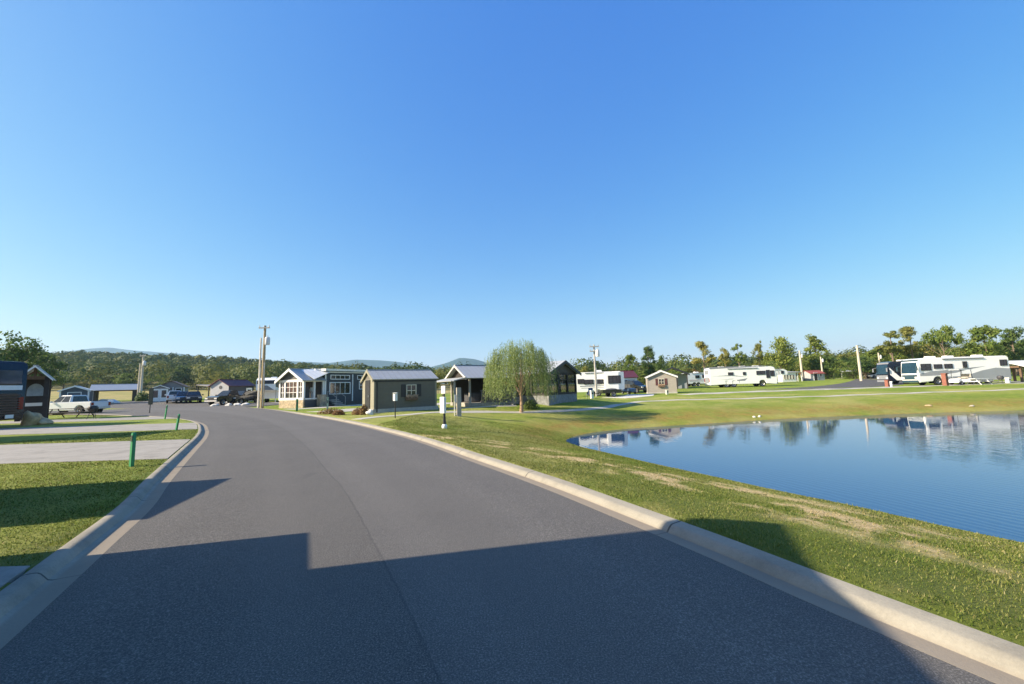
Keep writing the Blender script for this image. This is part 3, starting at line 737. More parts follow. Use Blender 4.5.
def place(px, Y, dz=0): return W(px, Y, dz)
CONC = mat('concrete_footing', (.42,.40,.36), .9, .15, 5)
# ---- olive shed by the road
OLIVE = mat('olive_siding', (.135,.127,.100), .7, .08, 3, siding=.19); KHAKI = mat('khaki_trim_lit_gable', (.25,.235,.17), .7, .08, 3, siding=.19)
t = thing('garden_shed', 'olive green shed with silver metal roof, black shutters and dark door by the road', 'shed', place(374, 26.6), R(35))
L, Wd, ev, rg = 4.45, 2.85, 2.22, 2.88
footing(t, L, Wd, CONC, .26, .10); gable_walls(t, L, Wd, ev, rg, OLIVE, .02)
roof_pair(t, -.10, L+.12, Wd, ev, rg, GALV, .10); bargeboards(t, -.10, Wd, ev, rg, KHAKI, .10)
MB().box((L/2, -.012, ev-.09), (L, .03, .16)).build('fascia', BLACK, t)
corner_trim(t, L, Wd, ev-.08, KHAKI)
F = face('gable', L, Wd); MB(F).box((Wd/2, .008, 1.16), (Wd-.26, .016, 2.18)).build('gable_panel', KHAKI, t)  # gable sheeted paler than the walls: sunlight put into its colour
door(t, F, Wd*.50, .98, 1.92, BLACK, BLACK, .2)
F = face('side', L, Wd); shutter_window(t, F, 2.55, 1.42, .62, .72, BLACK); MB(F).box((.16, .06, 1.1), (.09, .09, 2.1)).build('downpipe', BLACK, t)
# ---- tan shed across the lawn
TAN = mat('tan_siding', (.36,.32,.27), .75, .08, 3, siding=.2)
t = thing('garden_shed', 'small tan shed facing the pond with pale roof edge and dark shuttered window', 'shed', place(677, 51.5), R(74))
L, Wd, ev, rg = 3.6, 3.55, 2.2, 2.95
footing(t, L, Wd, CONC, .15); gable_walls(t, L, Wd, ev, rg, TAN); roof_pair(t, -.2, L+.2, Wd, ev, rg, mat('pale_shingle', (.45,.44,.41), .8, .1), .2); bargeboards(t, -.2, Wd, ev, rg, WHITE, .2, .2)
corner_trim(t, L, Wd, ev, TAN); shutter_window(t, face('gable', L, Wd), 1.75, 1.5, .62, .72, mat('maroon_shutter', (.09,.03,.03), .6, .2))
# ---- park home with white glazed porch
NAVY = mat('slate_blue_siding', (.052,.058,.068), .65, .1, 3, siding=.18); GREYSID = mat('grey_shake_gable', (.115,.11,.10), .8, .2, 10, siding=.2)
WMETAL = mat('white_metal_roof', (.72,.72,.70), .4, .05, 2, .2, ribs=('X', .4))
t = thing('park_home', 'slate blue park home with white framed glass porch and stone skirting', 'cabin', place(303, 39.6), R(66))
L, Wd, ev, rg = 2.5, 3.6, 2.72, 3.86
MB().box((L/2, Wd/2, .33), (L-.06, Wd-.06, .9)).build('stone_skirting', STONE, t)
b = MB()                                                # white porch frame
for y in (.1, .88, 2.72, Wd-.1): b.box((.10, y, 1.74), (.2, .2, 1.96))
b.box((.1, Wd/2, .88), (.201, Wd, .24)); b.box((.1, Wd/2, ev-.02), (.205, Wd, .24))
for x in (1.3, L-.1): b.box((x, .1, 1.74), (.16, .2, 1.96)); b.box((x, Wd-.1, 1.74), (.16, .2, 1.96))
b.box((L/2, .1, .87), (L-.4, .16, .12)); b.box((L/2, .1, ev-.03), (L-.22, .18, .22)); b.box((L/2, Wd-.1, ev-.03), (L-.22, .18, .22))
b.build('porch_frame', WHITE, t)
F = face('gable', L, Wd)
for u, w in ((.49, .58), (1.80, 1.64), (3.11, .58)):
    m = MB(F)
    for i in range(1, 3 if w > 1 else 2): m.box((u-w/2+w*i/(3 if w > 1 else 2), -.06, 1.82), (.05, .04, 1.62))
    for j in (1, 2): m.box((u, -.058, 1.0+1.6*j/3), (w, .03, .05))
    o = m.build('window', WHITE, t); MB(F).box((u, -.09, 1.82), (w, .012, 1.64)).build('pane', DGLASS, o)
m = MB(); m.extr([(0,0)]*0 or [(0, ev+.10), (Wd, ev+.10), (Wd/2, rg-.06)], -.0, .06, Matrix(((0,1,0,.07),(1,0,0,0),(0,0,1,0),(0,0,0,1)))); m.build('gable_panel', GREYSID, t)
roof_pair(t, -.30, L+.05, Wd, ev+.08, rg+.02, GALV, .25); bargeboards(t, -.30, Wd, ev+.08, rg+.02, WHITE, .25, .24)
MB().box((L/2, Wd/2, .80), (L-.1, Wd-.25, .06)).build('porch_floor', GWOOD, t)
b = MB(); b.box((1.0, .9, 1.25), (.5, .5, .9)); b.box((1.0, .9, 1.9), (.36, .36, .4)); b.build('porch_chair', CHAR, t)
MB().lathe([(.05,1.15),(.05,1.85),(.22,1.9),(.12,2.3)], 10, Matrix.Translation((1.9,1.2,-.3))).build('porch_lamp', WHITE, t)
o = MB().box((1.95, -.26, .62), (.75, .5, 1.24)).build('stone_pier', STONE, t)
MB().box((.85, -.02, .35), (1.35, .05, .75)).build('dark_skirting', CHAR, t)
x0, BL, bh = L, 10.6, 3.68
b = MB(); prof = [(0,.35),(Wd,.35),(Wd,bh),(0,bh-.05)]
vs = [(x0, y, z) for y, z in prof]+[(x0+BL, y, z) for y, z in prof]
b.add(vs, [(0,1,2,3), (7,6,5,4)]+[(i, (i+1) % 4, (i+1) % 4+4, i+4) for i in range(4)]); b.build('wall', NAVY, t)
MB().box((x0+BL/2, Wd/2, .2), (BL-.1, Wd-.1, .4)).build('skirting', CHAR, t)
b = MB(); b.slab([(x0-.2, -.35, bh+.02), (x0+BL+.2, -.35, bh+.02), (x0+BL+.2, Wd+.3, bh+.16), (x0-.2, Wd+.3, bh+.16)], .22); b.build('roof', WMETAL, t)
b = MB(); b.slab([(x0-1.6, -.38, ev+.06), (x0+.35, -.38, bh-.15), (x0+.35, Wd/2, bh+.30), (x0-1.6, Wd/2, rg+.0)], .05); b.build('roof', WMETAL, t)
F = face('side', x0+BL, Wd)
window(t, F, x0+2.0, 3.05, 2.5, .36, WHITE, 4, 1); window(t, F, x0+2.0, 1.86, 2.7, 1.15, WHITE, 4, 1)
window(t, F, x0+5.1, 3.05, 1.2, .36, WHITE, 2, 1); window(t, F, x0+5.1, 2.15, .62, .82, WHITE, 1, 2); window(t, F, x0+7.6, 2.1, .8, .9, WHITE, 1, 2)
MB(F).box((x0+3.72, .05, 1.9), (.1, .08, 3.0)).build('downpipe', WHITE, t); MB(F).box((x0+BL/2, .06, bh-.1), (BL, .1, .12)).build('gutter', WHITE, t)
MB(F).box((x0+.08, .02, 1.95), (.16, .045, 3.0)).build('corner_trim', WHITE, t)
b = MB()
for i in range(4): b.box((x0+.9, -.35-.28*i, .62-.17*i), (1.1, .28, .10))
b.build('step', GWOOD, t)
b = MB()
for s in (.30, 1.5): b.tube((x0+s, -.1, 1.55), (x0+s, -1.35, .95), .03); b.tube((x0+s, -1.35, .0), (x0+s, -1.35, .95), .03); b.tube((x0+s, -.1, .5), (x0+s, -.1, 1.55), .03)
b.build('handrail', GWOOD, t)
# ---- open grey porch house left of the willow
DSID = mat('dark_grey_siding', (.055,.052,.050), .7, .15, 3, siding=.18); LROOF = mat('light_grey_metal_roof', (.40,.41,.41), .5, .06, 2, .15, ribs=('X', .4))
t = thing('porch_cabin', 'dark open porch cabin with light grey metal roof left of the willow', 'cabin', place(469.5, 31.6), R(34))
L, Wd, ev, rg = 5.4, 3.5, 2.35, 3.32
MB().box((L/2+1.2, Wd/2, .1), (L+2.4, Wd, .4)).build('deck', GWOOD, t)
for x in (.1, 2.0, 4.0, L-.1):
    for y in (.1, Wd-.1): MB().box((x, y, ev/2+.1), (.14, .14, ev-.1)).build('post', GWOOD, t)
b = MB().box((L/2, .1, ev-.07), (L+.2, .12, .2)); b.box((L/2, Wd-.1, ev-.07), (L+.2, .12, .2)); b.box((.1, Wd/2, ev-.072), (.12, Wd-.3, .2)); b.build('beam', DARKW, t)
m = MB(); m.extr([(0.1, ev), (Wd-.1, ev), (Wd/2, rg-.05)], .0, .05, Matrix(((0,1,0,.02),(1,0,0,0),(0,0,1,0),(0,0,0,1)))); m.build('gable_panel', DARKW, t)
roof_pair(t, -.4, L+.1, Wd, ev+.02, rg, LROOF, .3); bargeboards(t, -.4, Wd, ev+.02, rg, mat('pale_grey_trim', (.52,.50,.45), .6, .1), .3, .14)
b = MB(); b.slab([(-1.5, -.35, 2.02), (-.42, -.35, 2.26), (-.42, Wd+.2, 2.26), (-1.5, Wd+.2, 2.02)], .07); b.build('awning', LROOF, t)
for y in (-.15, Wd): MB().box((-1.35, y, 1.02), (.12, .12, 2.02)).build('post', GWOOD, t)
MB().box((L/2, Wd-.35, 1.2), (L-.3, .08, 2.2)).build('wall', DSID, t)
b = MB()
for i in range(24): b.box((1.1+i*.18, -.02, .78), (.10, .03, 1.0))
b.box((3.15, .01, 1.24), (4.3, .05, .08)); b.box((3.15, .01, .35), (4.3, .05, .08)); b.build('railing', mat('grey_boards', (.17,.155,.14), .85, .25, 6), t)
MB().lathe([(.7,.3),(.75,.4),(.75,1.0),(.70,1.05)], 20, Matrix.Translation((1.1,1.4,0))).build('hot_tub', CHAR, t)
b = MB(); b.box((3.0,1.7,1.0), (1.6,.8,.06)); b.box((2.4,1.7,.65), (.1,.6,.7)); b.box((3.6,1.7,.65), (.1,.6,.7)); b.build('table', DARKW, t)
def see_through(name):
    m = bpy.data.materials.new(name); t, p = nt(m); p.inputs['Base Color'].default_value = (.03,.035,.04,1); p.inputs['Roughness'].default_value = .05
    tr = N(t, 'ShaderNodeBsdfTransparent'); mx = N(t, 'ShaderNodeMixShader'); mx.inputs[0].default_value = .68; t.links.new(p.outputs[0], mx.inputs[1]); t.links.new(tr.outputs[0], mx.inputs[2]); t.links.new(mx.outputs[0], t.nodes['Material Output'].inputs[0]); return m
CLEAR = see_through('clear_glass')
# ---- glazed cabin right of the willow
t = thing('sunroom_cabin', 'dark framed sunroom cabin on pale stone skirting right of the willow', 'cabin', place(549, 32.4), R(53)); t.scale = (1.07,)*3
# local x = across the gable, local y = back along the ridge
Wd, L, ev, rg = 4.5, 8.5, 2.52, 3.42
MB().box((Wd/2, L/2, .32), (Wd-.04, L-.04, .95)).build('stone_skirting', GSTONE, t)
b = MB(); zc = (ev+.8)/2
for x in (.07, 1.5, 3.0, Wd-.07): b.box((x, .07, zc), (.14, .14, ev-.8))
for y in (1.6, 3.2, 4.8): b.box((.07, y, zc), (.14, .14, ev-.8)); b.box((Wd-.07, y, zc), (.14, .14, ev-.8))
for z in (.86, ev-.08): b.box((Wd-.07, L/2, z), (.15, L-.2, .142)); b.box((Wd/2, .07, z), (Wd, .15, .14)); b.box((.07, L/2, z), (.15, L-.2, .142))
b.box((Wd/2, .07, 1.95), (Wd-.1, .09, .07)); b.box((.07, 2.5, 1.95), (.09, 4.9, .07))
b.build('window_frame', DARKW, t)
MB().box((Wd/2, .10, zc), (Wd-.2, .015, ev-.95)).build('pane', CLEAR, t); MB().box((.10, 2.5, zc), (.015, 4.7, ev-.95)).build('pane', CLEAR, t); MB().box((Wd-.10, 2.5, zc), (.015, 4.7, ev-.95)).build('pane', CLEAR, t)
MB().box((Wd/2, 6.7, zc), (Wd, 3.4, ev-.8)).build('wall', DSID, t); MB().box((Wd/2, 5.0, zc), (Wd-.3, .08, ev-.85)).build('wall', DSID, t)
m = MB(); m.extr([(0.02, ev), (Wd-.02, ev), (Wd/2, rg-.03)], .03, .09); m.build('gable_panel', mat('brown_grey_gable', (.10,.085,.07), .8, .2, 6, siding=.2), t)
def roof_y(par, y0, y1, Wd, eave, ridge, m, over=.25, th=.07):
    b = MB(); k = (ridge-eave)/(Wd/2); e = eave-k*over
    b.slab([(-over, y1, e), (-over, y0, e), (Wd/2, y0, ridge), (Wd/2, y1, ridge)], th); b.slab([(Wd+over, y0, e), (Wd+over, y1, e), (Wd/2, y1, ridge), (Wd/2, y0, ridge)], th)
    return b.build('roof', m, par)
LROOFY = mat('light_grey_metal_roof_b', (.42,.43,.43), .5, .06, 2, .15, ribs=('Y', .4)); roof_y(t, -.3, L+.2, Wd, ev, rg, LROOFY, .3)
b = MB(); k = (rg-ev)/(Wd/2); e = ev-k*.3
b.slab([(-.3, -.3, e-.14), (Wd/2, -.3, rg-.14), (Wd/2, -.3, rg+.075), (-.3, -.3, e+.075)], .05); b.slab([(Wd+.3, -.3, e-.14), (Wd/2, -.3, rg-.14), (Wd/2, -.3, rg+.075), (Wd+.3, -.3, e+.075)], -.05); b.build('bargeboard', CHAR, t)
MB().box((1.5, 3.2, 3.62), (.55, .7, .32)).build('roof_vent', CHAR, t)
b = MB()
for i in range(4): b.box((-.45-.28*i, 2.9, .62-.16*i), (.28, 1.3, .12))
b.build('step', GWOOD, t)
b = MB()
for y in (2.2, 3.6): b.tube((-.2, y, 1.7), (-1.5, y, .95), .04); b.tube((-1.5, y, 0), (-1.5, y, .95), .045)
b.build('handrail', GWOOD, t)
# ---- barn with maroon roof
t = thing('small_barn', 'navy sided small barn with light grey gable end and maroon metal roof', 'barn', place(228, 60), R(80))
L, Wd, ev, rg = 4.6, 3.2, 2.6, 3.5
footing(t, L, Wd, CONC); gable_walls(t, L, Wd, ev, rg, mat('dark_navy_siding', (.028,.035,.055), .6, .15, 3, siding=.2)); F = face('gable', L, Wd)
m = MB(); m.extr([(0, .02), (Wd, .02), (Wd, ev), (Wd/2, rg-.02), (0, ev)], -.012, .012, Matrix(((0,1,0,-.012),(1,0,0,0),(0,0,1,0),(0,0,0,1)))); m.build('gable_panel', mat('light_grey_siding', (.42,.42,.42), .7, .06, 3, siding=.2), t)
roof_pair(t, -.25, L+.25, Wd, ev, rg, mat('maroon_metal_roof', (.11,.028,.035), .5, .12, 2, .1, ribs=('X', .4)), .25)
MB(F).lathe([(.0,0),(.26,0),(.26,.05),(.0,.05)], 16, Matrix(((1,0,0,1.8),(0,0,1,.012),(0,-1,0,2.35),(0,0,0,1)))).build('gable_vent', CHAR, t)
door(t, face('side', L, Wd), 3.7, .9, 2.0, WHITE, WHITE, .1, True)
# ---- small grey house with french doors and reddish roof
t = thing('grey_hut', 'grey hut with reddish brown roof and white french doors', 'hut', place(168, 68), R(122))
L, Wd, ev, rg = 4.0, 2.3, 2.25, 2.75
GRY = mat('grey_siding', (.21,.20,.20), .7, .08, 3, siding=.2); RBR = mat('reddish_brown_roof', (.19,.10,.075), .7, .15)
gable_walls(t, L, Wd, ev, rg, GRY); roof_pair(t, -.15, L+.1, Wd, ev, rg, RBR, .15); bargeboards(t, -.15, Wd, ev, rg, WHITE, .15, .12)
F = face('gable', L, Wd)
for u in (.62, 1.68): door(t, F, u, .86, 2.0, WHITE, WHITE, .08, True)
b = MB(Matrix.Translation((.9, -1.9, 0))); q = [(0,0),(3.6,0),(3.6,2.5),(1.8,3.45),(0,2.5)]
b.extr(q, 0, 4.4, Matrix(((0,1,0,.3),(1,0,0,0),(0,0,1,0),(0,0,0,1)))); b.build('rear_wall', GRY, t)
b = MB(); b.slab([(1.0, -2.15, 2.40), (6.0, -2.15, 2.40), (6.0, -.1, 3.49), (1.0, -.1, 3.49)], .07); b.slab([(6.0, 1.95, 2.40), (1.0, 1.95, 2.40), (1.0, -.1, 3.49), (6.0, -.1, 3.49)], .07); b.build('rear_roof', RBR, t)
b = MB(); 
for y in (-1.85, -.35): b.box((1.16, y, 1.22), (.06, .14, 2.4))
b.build('corner_trim', WHITE, t); window(t, Matrix(((0,-1,0,1.2),(-1,0,0,0),(0,0,1,0),(0,0,0,1))), 1.1, 1.75, .7, .9, WHITE, 1, 2)
# ---- blue grey shed behind the pickup
t = thing('garden_shed', 'blue grey shed with white trim standing behind the white pickup', 'shed', place(88, 66), R(130))
L, Wd, ev, rg = 4.2, 3.3, 2.35, 3.05
gable_walls(t, L, Wd, ev, rg, mat('blue_grey_siding', (.075,.095,.115), .7, .1, 3, siding=.2)); roof_pair(t, -.2, L+.2, Wd, ev, rg, mat('white_shed_roof', (.6,.6,.58), .6, .06), .2); bargeboards(t, -.2, Wd, ev, rg, WHITE, .2, .2); corner_trim(t, L, Wd, ev, WHITE, .18)
door(t, face('gable', L, Wd), 1.65, 1.4, 1.9, mat('blue_grey_door', (.09,.11,.13), .6), WHITE, .08)
# ---- open pavilion with metal roof
def pavilion(name, label, p, rot, L, Wd, ev, rg, roofm, postm, pw=.45, panels=None):
    t = thing(name, label, 'pavilion', p, rot)
    for x in (.4, L-.4):
        for y in (.4, Wd-.4): MB().box((x, y, ev/2), (pw, pw, ev)).build('post', postm, t)
    b = MB(); b.box((L/2, .4, ev-.1), (L-.1, .2, .26)); b.box((L/2, Wd-.4, ev-.1), (L-.1, .2, .26))
    for x in (.4, L-.4): b.box((x, Wd/2, ev-.101), (.2, Wd-1.0, .26)); b.box((x, Wd/2, (ev+rg)/2), (.16, .16, rg-ev-.05))
    b.build('beam', TIMBER, t); roof_pair(t, -.1, L+.1, Wd, ev, rg, roofm, .3)
    MB().box((L/2, Wd/2, -.02), (L, Wd, .14)).build('slab', CONC, t); return t
pavilion('picnic_pavilion', 'open picnic pavilion with blue grey metal roof on stout stone posts', place(88.5, 71), R(40), 6.2, 4.4, 2.3, 3.3, mat('blue_grey_metal_roof', (.30,.34,.39), .5, .06, 2, .2), mat('dark_stone_post', (.13,.11,.09), .9, .3, 5, stone=True), .6)
pavilion('picnic_pavilion', 'small white roofed shelter in front of trees right of the silver coach', place(1024, 55), R(8), 5.0, 4.0, 2.2, 2.95, WHITE, TIMBER, .22)
pavilion('picnic_pavilion', 'white roofed open shelter on thin posts beyond the parking lot', place(842.5, 112), R(4), 5.0, 3.4, 1.9, 2.55, WHITE, WHITE, .2)
# ---- gabled timber porch at the far left
t = thing('timber_porch', 'tall dark timber porch with gabled roof and arched window beside the navy coach', 'porch', place(45.5, 30.5), R(136))
L, Wd, ev, rg = 2.0, 1.45, 3.25, 4.05
for x in (.1, L-.1):
    for y in (.1, Wd-.1): MB().box((x, y, ev/2), (.26, .26, ev)).build('post', DARKW, t)
b = MB().box((.1, Wd/2, ev-.05), (.2, Wd-.2, .24)); b.box((L/2, .1, ev-.052), (L-.3, .2, .24)); b.box((L/2, Wd-.1, ev-.052), (L-.3, .2, .24)); b.tube((.12, Wd/2, ev), (.12, Wd/2, rg-.1), .08); b.tube((.12, .35, ev+.1), (.12, Wd/2, rg-.35), .06); b.tube((.12, Wd-.35, ev+.1), (.12, Wd/2, rg-.35), .06); b.build('truss', TIMBER, t)
roof_pair(t, -.4, L+.1, Wd, ev, rg, LROOF, .22); bargeboards(t, -.4, Wd, ev, rg, WHITE, .22, .12)
MB().box((1.6, Wd/2, ev/2), (.12, Wd-.3, ev)).build('wall', DARKW, t)
F = Matrix(((0,0,-1,1.53),(-1,0,0,Wd/2),(0,1,0,0),(0,0,0,1)))
ang = [R(180-i*15) for i in range(13)]; arch = [(.7*math.cos(a), 1.85+.6*math.sin(a)) for a in ang]+[(.7, 1.5), (-.7, 1.5)]
m = MB(); m.add([(1.52, Wd/2-u*.62, z+.35) for u, z in arch]+[(1.50, Wd/2-u*.62, z+.35) for u, z in arch], [list(range(15)), list(range(29, 14, -1))]+[(i, (i+1) % 15, (i+1) % 15+15, i+15) for i in range(15)])
o = m.build('window', mat('sky_reflection_glass', (.30,.36,.42), .08, .2, 2), t); MB().box((1.49, Wd/2, 1.2), (.04, .9, .25)).build('window_panel', WHITE, t)  # pale sky reflection put into the glass colour
# ---- black open carport near the barn
t = thing('carport', 'black open carport full of stored things beside the maroon roofed barn', 'carport', place(208, 63), R(60))
for x in (0, 4.2):
    for y in (0, 3.6): MB().box((x, y, 1.25), (.12, .12, 2.5)).build('post', BLACK, t)
b = MB(); b.slab([(-.2,-.2,2.45), (4.4,-.2,2.45), (4.4,3.8,2.75), (-.2,3.8,2.75)], .1); b.build('roof', mat('dull_grey_roof', (.20,.19,.18), .7, .2), t); MB().box((4.15, 1.8, 1.2), (.06, 3.5, 2.3)).build('wall', BLACK, t)
b = MB(); b.box((2, 1, .5), (.8, .7, 1.0)); b.box((2.2, 2.4, .35), (1.0, .8, .7)); b.blob((1.2, 1.8, .35), (.4,.4,.35), .2, 4); b.build('stored_boxes', mat('mixed_goods', (.30,.17,.10), .8, .8, 2), t)
# ---- green roofed house, white building, red huts, maroon roofed hut
t = thing('green_roof_house', 'grey cabin with teal green roof and dark open gable behind the tan shed', 'cabin', place(689, 70), R(70))
L, Wd, ev, rg = 7.0, 5.0, 2.7, 3.9
MB().box((L/2+.9, Wd/2, ev/2), (L-1.8, Wd, ev)).build('wall', mat('grey_blue_wall', (.24,.26,.28), .7, .1, 3, siding=.2), t)
roof_pair(t, -.2, L+.2, Wd, ev, rg, mat('teal_metal_roof', (.035,.13,.12), .5, .1, 2, .1, ribs=('X', .5)), .3); bargeboards(t, -.2, Wd, ev, rg, BLACK, .3, .3)
for y in (.15, 1.8, 3.3, Wd-.15): MB().box((.2, y, ev/2), (.18, .18, ev)).build('post', DARKW, t)
window(t, Matrix(((0,-1,0,1.8),(-1,0,0,Wd),(0,0,1,0),(0,0,0,1))), 1.4, 1.6, 1.0, 1.2, WHITE, 2, 2); window(t, face('side', L, Wd), 3.0, 1.6, 1.0, 1.1, WHITE, 2, 2)
t = thing('white_building', 'long white building with dark carport end behind the white coach front', 'building', place(783, 96), R(2))
MB().box((1.9, 2.5, 1.1), (3.4, 4.5, 2.2)).build('wall', WHITE, t); F = Matrix(((1,0,0,.2),(0,-1,0,.25),(0,0,1,0),(0,0,0,1)))
for u in (.6, 1.3, 2.0, 2.7): window(t, F, u, 1.15, .35, 1.0, OFFW, 1, 2)
b = MB(); b.slab([(-.1,0,2.2), (5.2,0,2.2), (5.2,5,2.55), (-.1,5,2.55)], .1); b.build('roof', GALV, t)
for x in (4.0, 5.0): MB().box((x, .3, 1.1), (.14, .14, 2.2)).build('post', WHITE, t)
MB().box((4.4, 3.4, 1.0), (1.7, .1, 2.0)).build('rear_panel', CHAR, t)
def hut(name, label, px, Y, rot, L, Wd, ev, rg, wm, rm):
    t = thing(name, label, 'hut', place(px, Y), rot); gable_walls(t, L, Wd, ev, rg, wm); roof_pair(t, -.2, L+.2, Wd, ev, rg, rm, .2)
    door(t, face('side', L, Wd), L*.35, .9, 1.8, DARKW, WHITE, .05); window(t, face('side', L, Wd), L*.72, 1.3, .6, .7, WHITE, 1, 2); return t
RED = mat('red_metal_roof', (.33,.075,.045), .5, .15, 2, .1, ribs=('X', .5))
hut('red_roof_hut', 'little grey hut with bright red roof left of the parking lot', 811.5, 98, R(6), 3.7, 3.0, 1.75, 2.5, mat('pale_grey_wall', (.36,.36,.36), .7), RED)
hut('red_roof_hut', 'low hut with orange red roof behind the white car beyond the far pole', 871, 104, R(4), 3.4, 3.0, 1.7, 2.6, mat('brown_wall', (.18,.11,.08), .7), mat('orange_red_roof', (.42,.13,.06), .6, .1))
hut('maroon_roof_hut', 'white hut with maroon roof right behind the white fifth wheel trailer', 618, 62, R(6), 3.2, 3.4, 2.35, 3.35, WHITE, MATS['maroon_metal_roof'])
# ---- unseen cabin added left of view, shaped so its shadow steps over the asphalt
def mono_cabin():
    a = R(13.5); H0 = 4.5
    t = thing('unseen_cabin', 'unseen cabin added beside the kerb, shaped to cast the stepped shadow', 'cabin', (-5.25, 2.93, .1), a+math.pi)
    # local +x runs away from the road, local +y toward the camera side
    D, Wd, drop = 6.0, 4.2, .32
    b = MB(); h1 = H0-drop*Wd
    vs = [(0,0,0),(D,0,0),(D,Wd,0),(0,Wd,0),(0,0,H0-.15),(D,0,H0-.15),(D,Wd,h1-.15),(0,Wd,h1-.15)]
    b.add(vs, [(0,3,2,1),(4,5,6,7),(0,1,5,4),(1,2,6,5),(2,3,7,6),(3,0,4,7)]); b.build('wall', GRY, t)
    b = MB(); b.slab([(-.02,-.02,H0-.15), (D,-.02,H0-.15), (D,Wd+.1,h1-.18), (-.02,Wd+.1,h1-.18)], .15); b.build('roof', GALV, t)
    MB().add([(.30,-1.01,0),(1.6,-1.01,0),(1.6,-.003,0),(.30,-.003,0),(.30,-1.01,1.88),(1.6,-1.01,1.88),(1.6,-.003,2.02),(.30,-.003,2.02)], [(0,3,2,1),(4,5,6,7),(0,1,5,4),(1,2,6,5),(2,3,7,6),(3,0,4,7)]).build('shadow_step_bay', DSID, t)  # bay added and sloped to give the cast shadow its step
    F = Matrix(((0,-1,0,0),(1,0,0,0),(0,0,1,0),(0,0,0,1)))
    window(t, F, 1.2, 1.7, 1.0, 1.2, WHITE, 2, 2); door(t, F, 2.9, .95, 2.0, DARKW, WHITE, .25)
mono_cabin()
# ================================================================== VEHICLES
RUBBER = mat('tyre_rubber', (.020,.020,.021), .85, .25, 12); ALLOY = mat('wheel_alloy', (.55,.55,.56), .3, .1, 6, .8)
GEL = mat('white_gelcoat', (.90,.89,.86), .25, .03, 1, spec=.5, coat=.3); SILV = mat('silver_paint', (.36,.37,.39), .3, .06, 1, .3); GREYP = mat('grey_paint', (.22,.23,.25), .35, .08, 1)
REDL = mat('red_lamp', (.22,.014,.012), .2, .1); AMBER = mat('clear_lamp', (.75,.72,.65), .15, .05)
def wheel(par, x, y, r, w, side):
    """axle along y; side = +1 when the outer face looks to +y"""
    M = Matrix.Translation((x, y, r)) @ Matrix.Rotation(R(-90*side), 4, 'X')
    o = MB(M).lathe([(r*.58,-w/2),(r*.92,-w/2),(r,-w*.36),(r,w*.36),(r*.92,w/2),(r*.60,w/2),(r*.56,w*.30)], 20).build('wheel', RUBBER, par, True)
    MB(M).lathe([(.02,w*.1),(r*.60,w*.12),(r*.59,w*.44),(r*.50,w*.40),(r*.42,w*.22),(r*.16,w*.24),(r*.14,w*.42),(.02,w*.42)], 16).build('rim', ALLOY, o, True); return o
def body_profile(top, wheels, zb, wr, wz):
    """top: list from rear bottom over the roof to front bottom; then bottom edge with wheel cuts"""
    p = list(top)
    for x in sorted(wheels, reverse=True):
        ah = math.asin(min(.95, (zb-wz)/wr)) if zb > wz else 0
        n = 8
        for i in range(n+1):
            a = ah+(math.pi-2*ah)*i/n; p.append((x+wr*math.cos(a), wz+wr*math.sin(a)))
    return p
